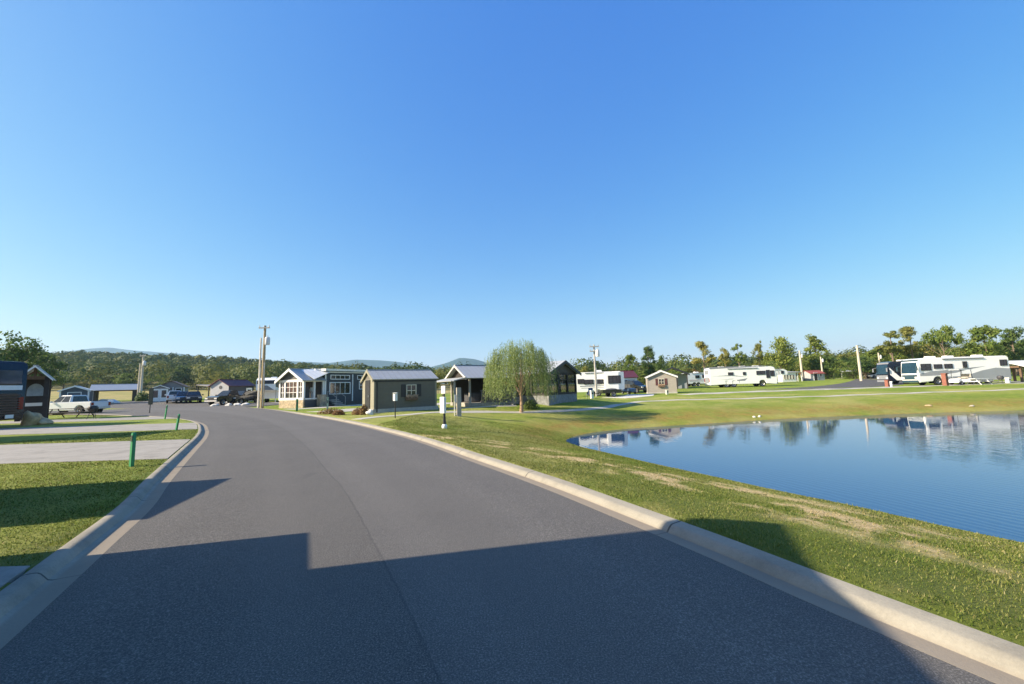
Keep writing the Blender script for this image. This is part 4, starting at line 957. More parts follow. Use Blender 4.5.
def coach(name, label, p, rot, L=12.2, Hh=3.7, body=None, graphic=None, lower=None, front=None, rearm=None, wheels=None, slides=(), swoosh=(), cat='motorhome', awn=True, wins=((-4.6,2.55,.9,.75),(-1.6,2.5,.7,.6),(1.5,2.45,1.7,.75),(4.6,2.35,1.1,.85)), side_win=True):
    """class A coach: local +x is its front, z=0 at the road"""
    Wd = 2.5; body = body or GEL; h = L/2; wheels = wheels or (h-2.4, -h+4.0, -h+2.8)
    t = thing(name, label, cat, p, rot)
    top = [(-h, .42), (-h+.02, Hh-.25), (-h+.18, Hh-.04), (-h+.6, Hh), (h-.9, Hh), (h-.38, Hh-.12), (h-.12, Hh-.5), (h+.05, 1.75), (h+.06, .9), (h-.05, .36)]
    prof = body_profile(top, wheels, .40, .60, .52)
    MB().extr(prof, -Wd/2, Wd/2).build('body', body, t, bev=.07)
    for x in wheels:
        for s in (-1, 1): wheel(t, x, s*(Wd/2-.20), .52, .30, s)
    fm = front or GREYP
    b = MB(); b.slab([(h+.055, -1.13, 1.62), (h+.055, 1.13, 1.62), (h-.115, 1.08, Hh-.52), (h-.115, -1.08, Hh-.52)], .025); b.build('windshield', glass('windshield_glass', (.010,.030,.045)), t)
    MB().box((h+.045, 0, 1.12), (.06, 2.2, .62)).build('front_mask', fm, t); MB().box((h+.03, 0, .55), (.12, 2.3, .3)).build('bumper', fm, t)
    MB().box((h-.24, 0, Hh-.30), (.10, 2.3, .30), Matrix.Identity(4)).build('roof_cap', fm, t)
    for s in (-1, 1):
        MB().box((h+.07, s*.92, 1.02), (.05, .34, .26)).build('headlight', AMBER, t)
        b = MB(); b.tube((h-.15, s*1.2, 2.65), (h+.28, s*1.42, 2.55), .025); b.box((h+.30, s*1.42, 2.25), (.10, .2, .55)); b.build('mirror', fm, t)
        MB().box((-h-.02, s*1.02, 1.35), (.05, .2, .7)).build('tail_light', REDL, t)
        F = Matrix(((1,0,0,0),(0,s,0,s*Wd/2),(0,0,1,0),(0,0,0,1)))
        for x, z, w, hh in wins:
            if abs(x) < h: window(t, F, x*h/6.1, z*Hh/3.7, w, hh, BLACK, 2, 1, fw=.045)
        q = Matrix(((1,0,0,0),(0,0,s,s*Wd/2),(0,1,0,0),(0,0,0,1)))
        for pts, mm in swoosh:
            b = MB(); n = len(pts); b.add([(x*h/6.1, s*(Wd/2+.004), z) for x, z in pts]+[(x*h/6.1, s*(Wd/2-.012), z) for x, z in pts], [list(range(n)), list(range(2*n-1, n-1, -1))]+[(i, (i+1) % n, (i+1) % n+n, i+n) for i in range(n)]); b.build('paint_stripe', mm, t)
        for x0, x1, z0, z1 in slides:
            if s == -1: 
                MB().box(((x0+x1)/2*h/6.1, s*(Wd/2+.16), (z0+z1)/2), ((x1-x0)*h/6.1, .34, z1-z0)).build('slide_out', body, t, bev=.03)
        b = MB()
        for k in range(6): b.box((-h*.62+k*h*.2, s*(Wd/2+.003), .82), (h*.185, .012, .5))
        b.build('locker_door', lower or body, t)
        if awn: MB().tube((-h*.45, s*(Wd/2+.07), Hh-.22), (h*.45, s*(Wd/2+.07), Hh-.22), .065).build('awning', GREYP, t)
    MB().box((-h-.015, 0, 1.35), (.04, 1.7, 1.1)).build('engine_grille', rearm or GREYP, t); MB().box((-h-.01, 0, 2.75), (.03, 1.7, .8)).build('rear_panel', rearm or body, t)
    for x in (-h*.55, h*.1, h*.5): MB().box((x, 0, Hh+.12), (.95, .75, .27)).build('air_conditioner', WHITE, t, bev=.06)
    MB().box((-h*.2, .5, Hh+.06), (.5, .5, .14)).build('roof_vent', CHAR, t); return t
sw = [([(-6.05,.5),(-6.05,1.9),(-4.2,2.05),(-2.4,1.75),(-.6,1.25),(1.0,.95),(3.0,.9),(3.0,.46),(-.2,.46),(-.5,.46)], SILV), ([(-1.6,2.2),(1.2,2.0),(4.0,1.85),(5.9,1.55),(5.9,1.2),(3.5,1.25),(1.0,1.55)], SILV), ([(-3.0,2.3),(-1.2,2.15),(1.0,1.75),(-1.0,1.98)], GREYP)]
xr = W(957, 53.2)
coach('motorhome', 'white motorhome with silver grey swooshes and blue windshield mask by the far lawn', W(956.0, 54.0), math.pi-R(3), 11.5, 3.6, GEL, lower=SILV, front=mat('dark_teal_mask', (.03,.06,.08), .25, .1), swoosh=sw,
      wins=((-5.3,2.75,.8,.7),(-.2,2.65,.45,.75),(2.0,2.5,.95,.5),(3.4,2.5,.95,.5),(5.0,2.45,1.2,.8)))
coach('motorhome', 'dark navy and white motorhome partly hidden behind the silver striped one', W(925, 62.5), math.pi-R(8), 11.5, 3.55, mat('dark_navy_gloss', (.012,.016,.030), .2, .15, 1, coat=.4), front=GREYP,
      swoosh=[([(2.5,.6),(4.5,1.1),(5.9,2.6),(5.9,1.5),(5.0,.6)], GEL)])
sw2 = [([(-5.9,2.0),(-2.0,2.15),(1.0,1.7),(-2.0,1.95)], SILV), ([(-1.2,1.25),(.8,1.5),(.2,1.0),(-.8,.75)], GREYP), ([(-6.05,3.25),(4.4,3.55),(5.0,3.62),(-6.05,3.62)], GREYP), ([(-4.5,1.35),(-2.0,1.5),(-1.5,1.4)], SILV)]
coach('motorhome', 'plain white motorhome with grey rear and twin back axles across the pond', W(740.5, 71.2), R(-5), 11.2, 3.45, GEL, front=SILV, rearm=SILV, swoosh=sw2, slides=(),
      wins=((-2.2,2.55,.8,.4),(.3,2.5,.4,.45),(3.3,2.55,1.4,.6),(4.55,2.3,.5,1.3),(5.35,2.4,.6,.9)))
NVY = mat('navy_gloss', (.005,.008,.016), .25, .2, 1, coat=.15)
def rear_coach():
    p = Vector((-28.7, 21.9, 0)); Y = p.y
    r = R(180); L = 11.0
    t = coach('motorhome', 'dark navy motorhome parked with louvred engine grille toward the road', Vector((-28.3-L/2, 22.5, .1)), R(174), L, 3.75, NVY, front=NVY, rearm=NVY, swoosh=(), lower=NVY)
    h = L/2
    MB().box((-h-.03, 0, 2.82), (.05, 1.9, .75)).build('rear_window', glass('rear_glass', (.03,.05,.09)), t); MB().box((-h-.04, 0, 2.22), (.05, 2.0, .26)).build('trim_panel', mat('pale_panel', (.62,.66,.70), .3, .05), t)
    b = MB()
    for k in range(9): b.box((-h-.045, 0, .68+k*.14), (.07, 1.9, .06), Matrix.Identity(4))
    b.build('louvre', mat('maroon_brown_louvre', (.065,.035,.032), .4, .2), t)
    MB().box((-h-.09, -.55, .62), (.03, .34, .2)).build('licence_plate', WHITE, t); return t
rear_coach()
# ---- travel trailers
def trailer(name, label, p, rot, L=6.5, Hh=2.95, nose=.5, fifth=False, body=None, slide=None, wins=(), stripe=None, group=None, cat='travel trailer', z0=.55):
    t = thing(name, label, cat, p, rot, group); Wd = 2.4; h = L/2; body = body or GEL; wheels = (-.25, -1.1) if L > 5 else (-.3,)
    if fifth:
        top = [(-h,z0),(-h,Hh-.12),(-h+.15,Hh),(h-.8,Hh),(h-.1,Hh-.35),(h,Hh-.9),(h-.15,1.75),(h-2.1,1.7),(h-2.35,1.45),(h-2.4,z0)]
    else:
        top = [(-h,z0),(-h,Hh-.12),(-h+.12,Hh),(h-nose,Hh),(h-nose*.35,Hh-.3),(h,Hh-1.05),(h-.05,.95),(h-.45,z0)]
    MB().extr(body_profile(top, wheels, z0, .46, .38), -Wd/2, Wd/2).build('body', body, t, bev=.05)
    for x in wheels:
        for s in (-1, 1): wheel(t, x, s*(Wd/2-.16), .37, .22, s)
    for s in (-1, 1):
        F = Matrix(((1,0,0,0),(0,s,0,s*Wd/2),(0,0,1,0),(0,0,0,1)))
        for x, z, w, hh in wins: window(t, F, x, z, w, hh, BLACK, 2, 1, fw=.04)
        if stripe:
            MB().box((-.3, s*(Wd/2+.004), 1.25), (L*.72, .012, .14)).build('paint_stripe', stripe, t); MB().box((-.5, s*(Wd/2+.003), 1.02), (L*.6, .010, .07)).build('paint_stripe', GREYP, t)
        MB().tube((-h*.6, s*(Wd/2+.05), Hh-.12), (h*.5, s*(Wd/2+.05), Hh-.12), .05).build('awning', GREYP, t)
        MB().box((-h-.012, s*.95, 1.1), (.03, .14, .3)).build('tail_light', REDL, t)
    if slide:
        x0, x1, za, zb = slide; o = MB().box(((x0+x1)/2, -Wd/2-.42, (za+zb)/2), (x1-x0, .84, zb-za)).build('slide_out', body, t, bev=.04)
        F = Matrix(((1,0,0,0),(0,-1,0,-Wd/2-.84),(0,0,1,0),(0,0,0,1))); window(o, F, (x0+x1)/2, (za+zb)/2+.15, (x1-x0)*.62, .85, BLACK, 3, 1, fw=.05)
    MB().box((0, 0, Hh+.12), (.8, .7, .25)).build('air_conditioner', WHITE, t, bev=.05)
    if not fifth:
        b = MB(); b.tube((h-.5, .6, .5), (h+.9, 0, .45), .05); b.tube((h-.5, -.6, .5), (h+.9, 0, .45), .05); b.tube((h+.7, 0, .0), (h+.7, 0, .6), .04); b.build('hitch', BLACK, t)
    else:
        b = MB()
        for s in (-.8, .8): b.tube((h-2.0, s, 0), (h-2.0, s, 1.75), .06)
        b.build('landing_leg', GALVP, t)
    return t
trailer('travel_trailer', 'white fifth wheel trailer with slide out window beside the sunroom cabin', W(599.5, 50), R(-6), 5.9, 2.95, fifth=False, slide=(.5,2.75,.75,2.85), wins=((-2.3,1.85,.7,.5),(-1.35,1.75,1.1,.5),(-.05,1.75,.9,.5)), stripe=SILV)
trailer('travel_trailer', 'small white travel trailer parked between the green roof and the long white coach', W(697, 82), R(4), 5.2, 2.7, wins=((-.4,1.9,.8,.5),(1.0,2.0,.7,.6)), stripe=mat('pink_grey_stripe', (.55,.42,.40), .4, .1))
trailer('fifth_wheel_trailer', 'white fifth wheel trailer nose peeking out past the coach front', W(771, 86), R(0), 6.0, 3.0, fifth=True, wins=((1.9,2.3,.5,.55),(0,1.9,1.0,.5)))
sw3 = trailer('fifth_wheel_trailer', 'white fifth wheel with black swoosh graphics behind the twin wooden poles', W(273.5, 60), R(287), 8.5, 3.5, fifth=True, wins=((-1.8,2.4,.8,.5),), cat='fifth wheel')
for s in (-1, 1):
    for pts in ([(4.1,2.9),(2.2,3.3),(-1.5,3.3),(.5,2.6),(2.0,2.0),(4.0,2.2)], [(2.0,1.55),(.4,2.1),(-2.0,2.3),(-.5,1.5),(1.0,1.2)]):
        n = len(pts); b = MB(); b.add([(x, s*1.204, z) for x, z in pts]+[(x, s*1.190, z) for x, z in pts], [list(range(n)), list(range(2*n-1, n-1, -1))]+[(i, (i+1) % n, (i+1) % n+n, i+n) for i in range(n)]); b.build('paint_stripe', BLACK, sw3)
b = MB(); b.slab([(4.26,-1.1,2.62),(4.26,1.1,2.62),(4.165,1.1,3.12),(4.165,-1.1,3.12)], .02); b.build('front_cap', BLACK, sw3); b = MB(); b.slab([(4.112,-1.0,1.78),(4.112,1.0,1.78),(4.235,.2,2.40),(4.235,-.2,2.40)], .02); b.build('front_cap', GREYP, sw3)
# unseen trailer added left of view to cast the shadow reaching the kerb
trailer('unseen_trailer', 'unseen enclosed trailer added on the grass to cast the pointed kerb shadow', (-11.3, 5.05, .1), R(13.5), 5.6, 2.4, nose=.9, wins=((-1,1.6,.8,.5),), body=SILV, cat='cargo trailer')
trailer('travel_trailer', 'unseen trailer added and made tall to shade the grass strip between pads', (-24.9, 14.7, .1), R(4), 7.2, 4.1, wins=((1,1.9,.9,.6),(-1.6,1.9,.9,.6)), stripe=GREYP)  # unseen trailer stretched tall so its shadow covers the grass strip
# ---- cars
def car(name, label, p, rot, kind='suv', paint=None, group=None, cat=None, L=None):
    L = L or {'pickup': 5.85, 'suv': 4.75, 'sedan': 4.6}[kind]; Hh = {'pickup': 1.92, 'suv': 1.78, 'sedan': 1.45}[kind]; Wd = 1.92; h = L/2
    wr = .40 if kind == 'pickup' else .35; wx = (h-.98, -h+1.15 if kind == 'pickup' else -h+.95); belt = {'pickup': 1.22, 'suv': 1.12, 'sedan': .95}[kind]; zb = .42 if kind == 'pickup' else .30
    t = thing(name, label, cat or {'pickup': 'pickup truck', 'suv': 'car', 'sedan': 'car'}[kind], p, rot, group)
    if kind == 'pickup':
        top = [(-h,zb+.1),(-h,belt),(-h+.1,belt+.03),(h-1.75,belt+.02),(h-.5,belt-.04),(h-.08,belt-.16),(h,belt-.4),(h-.02,zb+.05)]; cab = (-.75, h-1.65, -.62, h-2.45)
    elif kind == 'suv':
        top = [(-h,zb+.15),(-h+.02,belt),(h-1.35,belt),(h-.35,belt-.13),(h-.02,belt-.35),(h,zb+.1)]; cab = (-h+.06, h-1.15, -h+.45, h-1.95)
    else:
        top = [(-h,zb+.15),(-h+.03,belt-.04),(h-1.35,belt),(h-.35,belt-.13),(h-.02,belt-.35),(h,zb+.1)]; cab = (-h+.6, h-1.2, -h+1.45, h-2.05)
    MB().extr(body_profile(top, wx, zb, wr+.09, wr+.0), -Wd/2, Wd/2).build('body', paint, t, bev=.07)
    a0, a1, r0, r1 = cab; yb, yt = Wd/2-.04, Wd/2-.26; z0 = belt-.02
    vb = [(a0,-yb,z0),(a1,-yb,z0),(a1,yb,z0),(a0,yb,z0),(r0,-yt,Hh),(r1,-yt,Hh),(r1,yt,Hh),(r0,yt,Hh)]
    MB().add(vb, [(0,3,2,1),(4,5,6,7),(0,1,5,4),(1,2,6,5),(2,3,7,6),(3,0,4,7)]).build('cab', paint, t, bev=.06)
    def pane(c, s0, s1, u0, u1, name, out):
        # c: four corners of the sloping panel (b0,b1,t1,t0)
        b0, b1, t1, t0 = [Vector(v) for v in c]
        def pt(u, s): return (b0.lerp(b1, u)).lerp(t0.lerp(t1, u), s)
        q = [pt(u0, s0), pt(u1, s0), pt(u1, s1), pt(u0, s1)]; n = (q[1]-q[0]).cross(q[3]-q[0]).normalized()
        if n.dot(Vector(out)) < 0: n = -n
        m = MB(); m.add([tuple(v+n*.006) for v in q]+[tuple(v-n*.02) for v in q], [(0,1,2,3),(7,6,5,4)]+[(i, (i+1) % 4, (i+1) % 4+4, i+4) for i in range(4)]); m.build(name, DGLASS, t)
    for s, ids in ((-1, (0,1,5,4)), (1, (3,2,6,7))):
        c = [vb[i] for i in ids]; n = 2 if kind != 'suv' else 3
        for k in range(n): pane(c, .10, .88, .06+.9*k/n+.015, .06+.9*(k+1)/n-.02, 'side_window', (0, s, .2))
    pane([vb[1], vb[2], vb[6], vb[5]], .08, .92, .06, .94, 'windshield', (1,0,.3)); pane([vb[0], vb[3], vb[7], vb[4]], .12, .86, .1, .9, 'rear_window', (-1,0,.3))
    for x in wx:
        for s in (-1, 1): wheel(t, x, s*(Wd/2-.12), wr, .24, s)
    for s in (-1, 1):
        MB().box((h-.06, s*.68, belt-.32), (.14, .40, .17)).build('headlight', AMBER, t); MB().box((-h, s*.80, belt-.25), (.06, .2, .36)).build('tail_light', REDL, t)
        MB().box((a1-.25, s*(Wd/2+.12), belt+.08), (.1, .22, .17)).build('mirror', paint, t)
    MB().box((h-.0, 0, belt-.38), (.06, .9, .3)).build('grille', BLACK, t); MB().box((h-.02, 0, zb+.16), (.14, 1.8, .2)).build('bumper', BLACK if kind != 'pickup' else GALVP, t); MB().box((-h+.01, 0, zb+.2), (.14, 1.75, .2)).build('bumper', BLACK if kind != 'pickup' else GALVP, t)
    if kind == 'pickup':
        MB().box(((-h+a0)/2+.0, 0, belt+.038), (a0+h-.22, Wd-.34, .02)).build('bed_cover', BLACK, t)
    return t
WPT = mat('white_car_paint', (.72,.73,.74), .3, .03, 1, coat=.5)
car('pickup_truck', 'white crew cab pickup parked sideways in front of the blue grey shed', W(72.5, 40.5), R(178), 'pickup', WPT)
car('parked_car', 'dark blue car facing the road beside the white french doors', W(183, 62), R(-49), 'suv', mat('dark_blue_paint', (.02,.045,.11), .25, .1, 1, coat=.5))
car('pickup_truck', 'white pickup seen from behind just right of the french doors', W(174, 63), R(131), 'pickup', WPT, L=5.2)
car('parked_car', 'black car parked between the dark blue car and the black carport', W(193, 62), R(-49), 'suv', BLACK, None)
car('pickup_truck', 'black pickup standing nose out before the maroon roofed barn', W(229, 56), R(262), 'pickup', mat('black_car_paint', (.012,.012,.014), .2, .2, 1, coat=.5))
car('parked_car', 'black car parked behind the black pickup at the barn wall', W(243, 58.0), R(262), 'suv', MATS['black_car_paint'])
car('parked_car', 'small white car in front of the orange red roofed hut', W(877, 96), R(180), 'sedan', WPT)
car('parked_car', 'dark car parked beside the white hut with the maroon roof', W(634, 60), R(-60), 'suv', MATS['black_car_paint'])
t = thing('utility_trailer', 'low black utility trailer on the white concrete by the fifth wheel trailer', 'trailer', W(610, 46.3), R(192)); BLK = MATS['black_car_paint']
MB().box((0,0,.48), (2.3,1.3,.10)).build('deck', BLK, t); b = MB()
for s in (-1, 1): b.box((0, s*.63, .68), (2.3,.05,.30))
b.box((-1.13,0,.68), (.05,1.2,.30)); b.box((1.13,0,.68), (.05,1.2,.30)); b.build('side_board', BLK, t); b = MB(); b.tube((1.15,.5,.45), (2.0,0,.42), .035); b.tube((1.15,-.5,.45), (2.0,0,.42), .035); b.build('drawbar', BLACK, t)
for s in (-1, 1): wheel(t, -.1, s*.76, .30, .18, s)
MB().blob((0,0,.72), (.9,.5,.22), .25, 9, 3).build('tarp_load', CHAR, t, True)
# ---- golf carts, furniture by the coaches
def golf_cart(label, p, rot, paint):
    t = thing('golf_cart', label, 'golf cart', p, rot)
    MB().extr([(-1.15,.28),(-1.15,.72),(-.45,.78),(-.35,.42),(.45,.38),(.75,.80),(1.1,.66),(1.15,.28)], -.55, .55).build('body', paint, t, bev=.03)
    MB().box((-.45, 0, .85), (.5, 1.05, .14)).build('seat', GWOOD, t); MB().box((-.72, 0, 1.12), (.1, 1.05, .45)).build('backrest', GWOOD, t); MB().box((-.05, 0, 1.88), (1.9, 1.15, .06)).build('roof', paint, t, bev=.02)
    for x in (-.9, .7):
        for s in (-1, 1): MB().tube((x, s*.5, .7), (x*.9, s*.5, 1.86), .025).build('roof_post', BLACK, t)
    for x in (-.8, .8):
        for s in (-1, 1): wheel(t, x, s*.5, .23, .18, s)
golf_cart('white golf cart parked beside the silver striped coach', W(962, 50.6), R(185), WPT)
golf_cart('dark blue golf cart standing at the end of the white trailer', W(629, 55), R(-80), MATS['dark_blue_paint'])
def picnic_table(label, p, rot, m, L=1.9):
    t = thing('picnic_table', label, 'picnic table', p, rot)
    MB().box((0,0,.74), (L,.75,.05)).build('tabletop', m, t)
    for s in (-1, 1): MB().box((0,s*.68,.44), (L,.26,.05)).build('bench', m, t)
    for x in (-L*.38, L*.38):
        b = MB(); b.tube((x,-.75,0), (x,-.2,.72), .035); b.tube((x,.75,0), (x,.2,.72), .035); b.box((x,0,.40), (.06,1.4,.08)); b.build('leg', m, t)
    return t
picnic_table('long dark picnic table on the grass in front of the white pickup', W(70, 33.2), R(2), DARKW, 3.2)
picnic_table('white picnic table standing before the silver coach rear wheels', W(979, 49.8), R(5), WHITE)
def kettle_grill(label, p, m, s=1.0):
    t = thing('barbecue_grill', label, 'grill', p)
    MB().lathe([(.02,.50*s),(.2*s,.54*s),(.30*s,.72*s),(.31*s,.80*s),(.24*s,.97*s),(.02,1.03*s)], 18).build('kettle', m, t, True)
    for k in range(3):
        a = k*2.1; MB().tube((.12*s*math.cos(a), .12*s*math.sin(a), .58*s), (.30*s*math.cos(a), .30*s*math.sin(a), 0), .018).build('leg', m, t)
kettle_grill('big black kettle grill at the end of the dark picnic table', W(92.3, 30.2), BLACK, 1.0)
kettle_grill('small dark grill beside the tail of the silver coach', W(1001, 50.2), CHAR)
# ================================================================== STREET FURNITURE
def at_hit(px, py):
    x, y = hit(px, py); return Vector((x, y, H(x, y)-.01))
GREEN = mat('green_plastic', (.02,.22,.085), .5, .15, 6); POLEW = mat('pale_pole_wood', (.52,.46,.36), .85, .15, 5); POLED = mat('grey_pole_wood', (.38,.36,.33), .85, .2, 5)
def utility_pole(label, px, Y, hgt, m, can=True, arms=1, twin=None, r=.16, group=None):
    t = thing('utility_pole', label, 'utility pole', W(px, Y), 0, group)
    MB().lathe([(r,-.1),(r*.9,hgt*.5),(r*.68,hgt)], 14).build('pole', m, t, True)
    if can:
        o = MB(Matrix.Translation((.36,-.1,hgt*.76))).lathe([(.02,0),(.22,.02),(.24,.08),(.24,.72),(.20,.80),(.05,.84),(.05,1.0)], 16).build('transformer', mat('pale_grey_can', (.60,.61,.61), .45, .08), t, True)
        MB().box((.16,-.05,hgt*.76+.4), (.2,.08,.1)).build('bracket', GALVP, o)
    for k in range(arms):
        z = hgt-.25-.55*k; b = MB().box((0,-.14,z), (1.1,.10,.12)); b.build('crossarm', POLED, t)
        for x in (-.48, 0, .48): MB(Matrix.Translation((x,-.14,z+.06))).lathe([(.03,0),(.055,.06),(.03,.1),(.05,.16),(.02,.2)], 8).build('insulator', GALVP, t)
    b = MB(); b.tube((r*.8,-.1,.2), (r*.75,-.09,hgt*.55), .035); b.build('conduit', GALVP, t); return t
utility_pole('tallest utility pole at the road bend, brown pole of the pair with transformer', 262.0, 41, 8.55, mat('tan_pole_wood', (.36,.27,.15), .85, .2, 5), True, 1)
utility_pole('slimmer whitish pole standing against the tallest utility pole', 258.3, 41.2, 7.3, mat('bleached_pole_wood', (.62,.58,.50), .8, .1, 5), False, 0, r=.11)
utility_pole('pale utility pole with white transformer and a bush at its foot', 140.0, 74, 8.6, POLEW, True, 1, r=.2)
utility_pole('pale shorter pole standing against the pole with white transformer and bush', 137.3, 74.4, 7.0, POLEW, False, 0, r=.17)
utility_pole('thin grey utility pole with crossarm before the white fifth wheel', 596.5, 47, 6.1, POLED, True, 2, r=.13)
utility_pole('pale utility pole just right of the white building with carport', 803, 100, 7.6, POLEW, True, 0, r=.26)
utility_pole('short pale pole with can beside the red roofed hut', 823.5, 104, 6.0, POLEW, True, 0, r=.2)
utility_pole('thick bare pale pole right of the parking lot with no fittings', 861.5, 84, 7.5, POLEW, False, 0, r=.26)
utility_pole('pale pole with can beside the orange red roofed hut', 882, 98, 6.2, POLEW, True, 0, r=.22)
def marker(label, px, Y, hgt, lean=(0,0), plate=True):
    t = thing('marker_post', label, 'marker post', W(px, Y, -.02)); t.rotation_euler = (lean[0], lean[1], R(-28))
    MB().extr([(-.055,0),(.055,0),(.055,hgt-.03),(.04,hgt),(-.04,hgt),(-.055,hgt-.03)], -.03, .03).build('stake', GREEN, t, bev=.008)
    if plate: MB().box((0,-.034,hgt-.12), (.075,.006,.13)).build('number_plate', mat('dark_plate', (.015,.03,.025), .5), t)
marker('nearest green marker stake beside the wide concrete pad', 132.2, 8.85, .74)
marker('tilted green marker stake in the grass strip beyond the wide concrete pad', 176.5, 17.9, .74, (0,R(14)))
marker('farthest green tilted stake at the road end of the third concrete pad', 165, 27.0, .95, (0,R(12)))
t = thing('sign_post', 'slim post with tall dark green sign board at the bend', 'sign', W(149.5, 36.5), R(8))
MB().tube((0,0,-.1), (.04,0,2.55), .04).build('post', CHAR, t); MB().box((.06,-.04,1.75), (.36,.05,1.5)).build('board', mat('dark_green_board', (.012,.03,.028), .5, .2), t, bev=.01)
# pet station
t = thing('pet_station', 'white boxed pet waste station on a black post near the kerb', 'pet station', at_hit(444.5, 428.5), R(-30)); t.scale = (t.location.y/14.9,)*3
MB().lathe([(.085,0),(.10,.02),(.10,.11),(.07,.16),(.05,.17)], 18).build('base', WHITE, t, True)
MB().lathe([(.062,.15),(.045,.42),(.032,.66),(.030,1.56)], 14).build('post', BLACK, t, True)
MB().box((0,-.045,1.42), (.20,.03,.29)).build('sign_board', WHITE, t, bev=.012)
o = MB().box((0,-.075,.86), (.22,.12,.60)).build('bag_dispenser', WHITE, t, bev=.015)
MB().box((0,-.139,.865), (.222,.010,.012)).build('lid_gap', GALVP, o); MB().box((0,-.138,1.02), (.05,.008,.05)).build('symbol', GALVP, o); MB().box((0,-.138,.74), (.04,.008,.07)).build('symbol', GALVP, o)
MB().box((0,-.06,1.22), (.10,.04,.05)).build('bracket', BLACK, t)
# power pedestal
t = thing('power_pedestal', 'grey wooden power pedestal post with side pipe on the lawn', 'pedestal', at_hit(459, 416.2), R(20)); t.scale = (t.location.y/21.6,)*3
MB().box((0,0,.75), (.24,.20,1.56)).build('post', GWOOD, t, bev=.012); MB().box((-.16,.02,.95), (.16,.14,.42)).build('meter_box', GALVP, t, bev=.01)
b = MB(); b.tube((-.23,0,-.05), (-.23,0,.80), .03); b.tube((-.23,0,.06), (-.10,0,.06), .03); b.build('pipe', OFFW, t); MB().box((.14,-.02,.9), (.05,.1,.2)).build('outlet_cover', CHAR, t)
# lamp
t = thing('lamp_post', 'small black garden lamp post with white lantern before the olive shed', 'lamp', at_hit(395.2, 418.2), 0); t.scale = (t.location.y/20.9,)*3
MB().tube((0,0,-.05), (0,0,.86), .028, .024, 10).build('post', BLACK, t, True); MB().box((0,0,1.08), (.18,.18,.38), Matrix.Rotation(R(-35), 4, 'Z')).build('lantern', WHITE, t, bev=.02); MB().box((0,0,1.30), (.23,.23,.05)).build('cap', WHITE, t, bev=.015); MB().box((0,0,.87), (.12,.12,.04)).build('collar', BLACK, t)
def pedestal(label, px, Y, m, hgt=1.1, w=.2):
    t = thing('utility_pedestal', label, 'pedestal', W(px, Y), R(15)); MB().box((0,0,hgt/2), (w,w,hgt)).build('post', m, t, bev=.015)
    MB().box((0,-w*.1,hgt+.04), (w*1.25,w*1.25,.08)).build('cap', m, t, bev=.015); MB().box((0,-w/2-.01,hgt*.72), (w*.6,.03,hgt*.22)).build('outlet_cover', CHAR, t)
pedestal('thin dark green hookup post before the white porch corner', 297, 33, GREEN, .9, .14); pedestal('thin pale green hookup post by the porch stone pier', 327.5, 31.5, mat('pale_green', (.25,.36,.28), .6, .1), 1.0, .12)
pedestal('white hookup post in front of the white fifth wheel beside a blue chair', 592, 41, WHITE, .75, .3)
pedestal('reddish brown pillar standing before the silver striped coach', 945.6, 49.3, mat('reddish_brown_wood', (.24,.09,.06), .8, .2, 6), 1.45, .42); pedestal('reddish brown pillar at the front corner of the dark navy coach', 887.5, 51, MATS['reddish_brown_wood'], .8, .36)
pedestal('short white post on the lawn below the tan shed', 667, 48, OFFW, .45, .26); pedestal('small white post beside the front wheel of the silver coach', 891.5, 50.6, WHITE, .6, .2); pedestal('white box right of the silver coach tail near the shelter', 1008, 52, WHITE, .6, .35)
t = thing('folding_chair', 'blue folding camp chair beside the white hookup post', 'chair', W(589.5, 42), R(200)); FAB = mat('blue_fabric', (.03,.08,.20), .85, .15)
MB().box((0,0,.45), (.52,.5,.04)).build('seat', FAB, t); MB().box((0,.27,.78), (.52,.04,.6)).build('backrest', FAB, t)
for sx in (-.24, .24):
    for sy in (-.23, .23): MB().tube((sx,sy,0), (sx,sy,.62 if sy < 0 else 1.05), .014).build('leg', GALVP, t)
# shrubs and stones
shrub('dry_shrub', 'wide reddish brown dry shrub on the lawn edge below the porch steps', 330.5, 27.6, (.85,.6,.38), 'brush'); shrub('dry_shrub', 'small reddish shrub right of the wide dry shrub nearer the kerb', 338.5, 25.8, (.38,.35,.32), 'brush')
shrub('dry_shrub', 'green brown shrub beside the olive shed door', 358.5, 26.0, (.42,.4,.42), 'brush'); shrub('dry_shrub', 'taller rusty shrub nearest the olive shed door', 364.0, 25.8, (.3,.3,.6), 'brush')
shrub('bush', 'dark round bush at the foot of the pale transformer pole', 142, 72.5, (1.1,1.0,1.7), 'dark'); shrub('bush', 'low green bush at the sunroom cabin steps behind the willow', 531, 30.5, (.6,.5,.7), 'dark')
STN = mat('boulder_stone', (.46,.40,.30), .9, .3, 3); WSTN = mat('white_stone', (.62,.60,.55), .9, .15, 4)
def rock(label, px, Y, rad, m, seed, dz=0):
    p = W(px, Y, dz); o = MB().blob((0,0,rad[2]*.5), rad, .3, seed, 3).build('boulder', m, None, True); o.location = p; return tag(o, label, 'boulder')
rock('largest tan boulder lying beside the navy motorhome rear', 36.5, 25.3, (.55,.45,.45), mat('tan_boulder', (.50,.36,.20), .9, .35, 3), 3); rock('smaller tan boulder left of the largest one', 30.5, 24.6, (.35,.3,.55), MATS['tan_boulder'], 5); rock('low tan stone right of the largest boulder', 43, 25.2, (.45,.4,.25), MATS['tan_boulder'], 8)
for i, (px, lb) in enumerate([(215,'white stone left of the barn gable, first of the kerb row'),(229,'white stone under the black pickup front'),(237,'white stone in the middle of the row before the black pickup'),(245,'white stone at the right end of the row by the barn')]): rock(lb, px, 51.5, (.42,.3,.22), WSTN, 20+i)
rock('pale rock in front of the olive shed door', 369.5, 25.4, (.22,.2,.2), WSTN, 31)
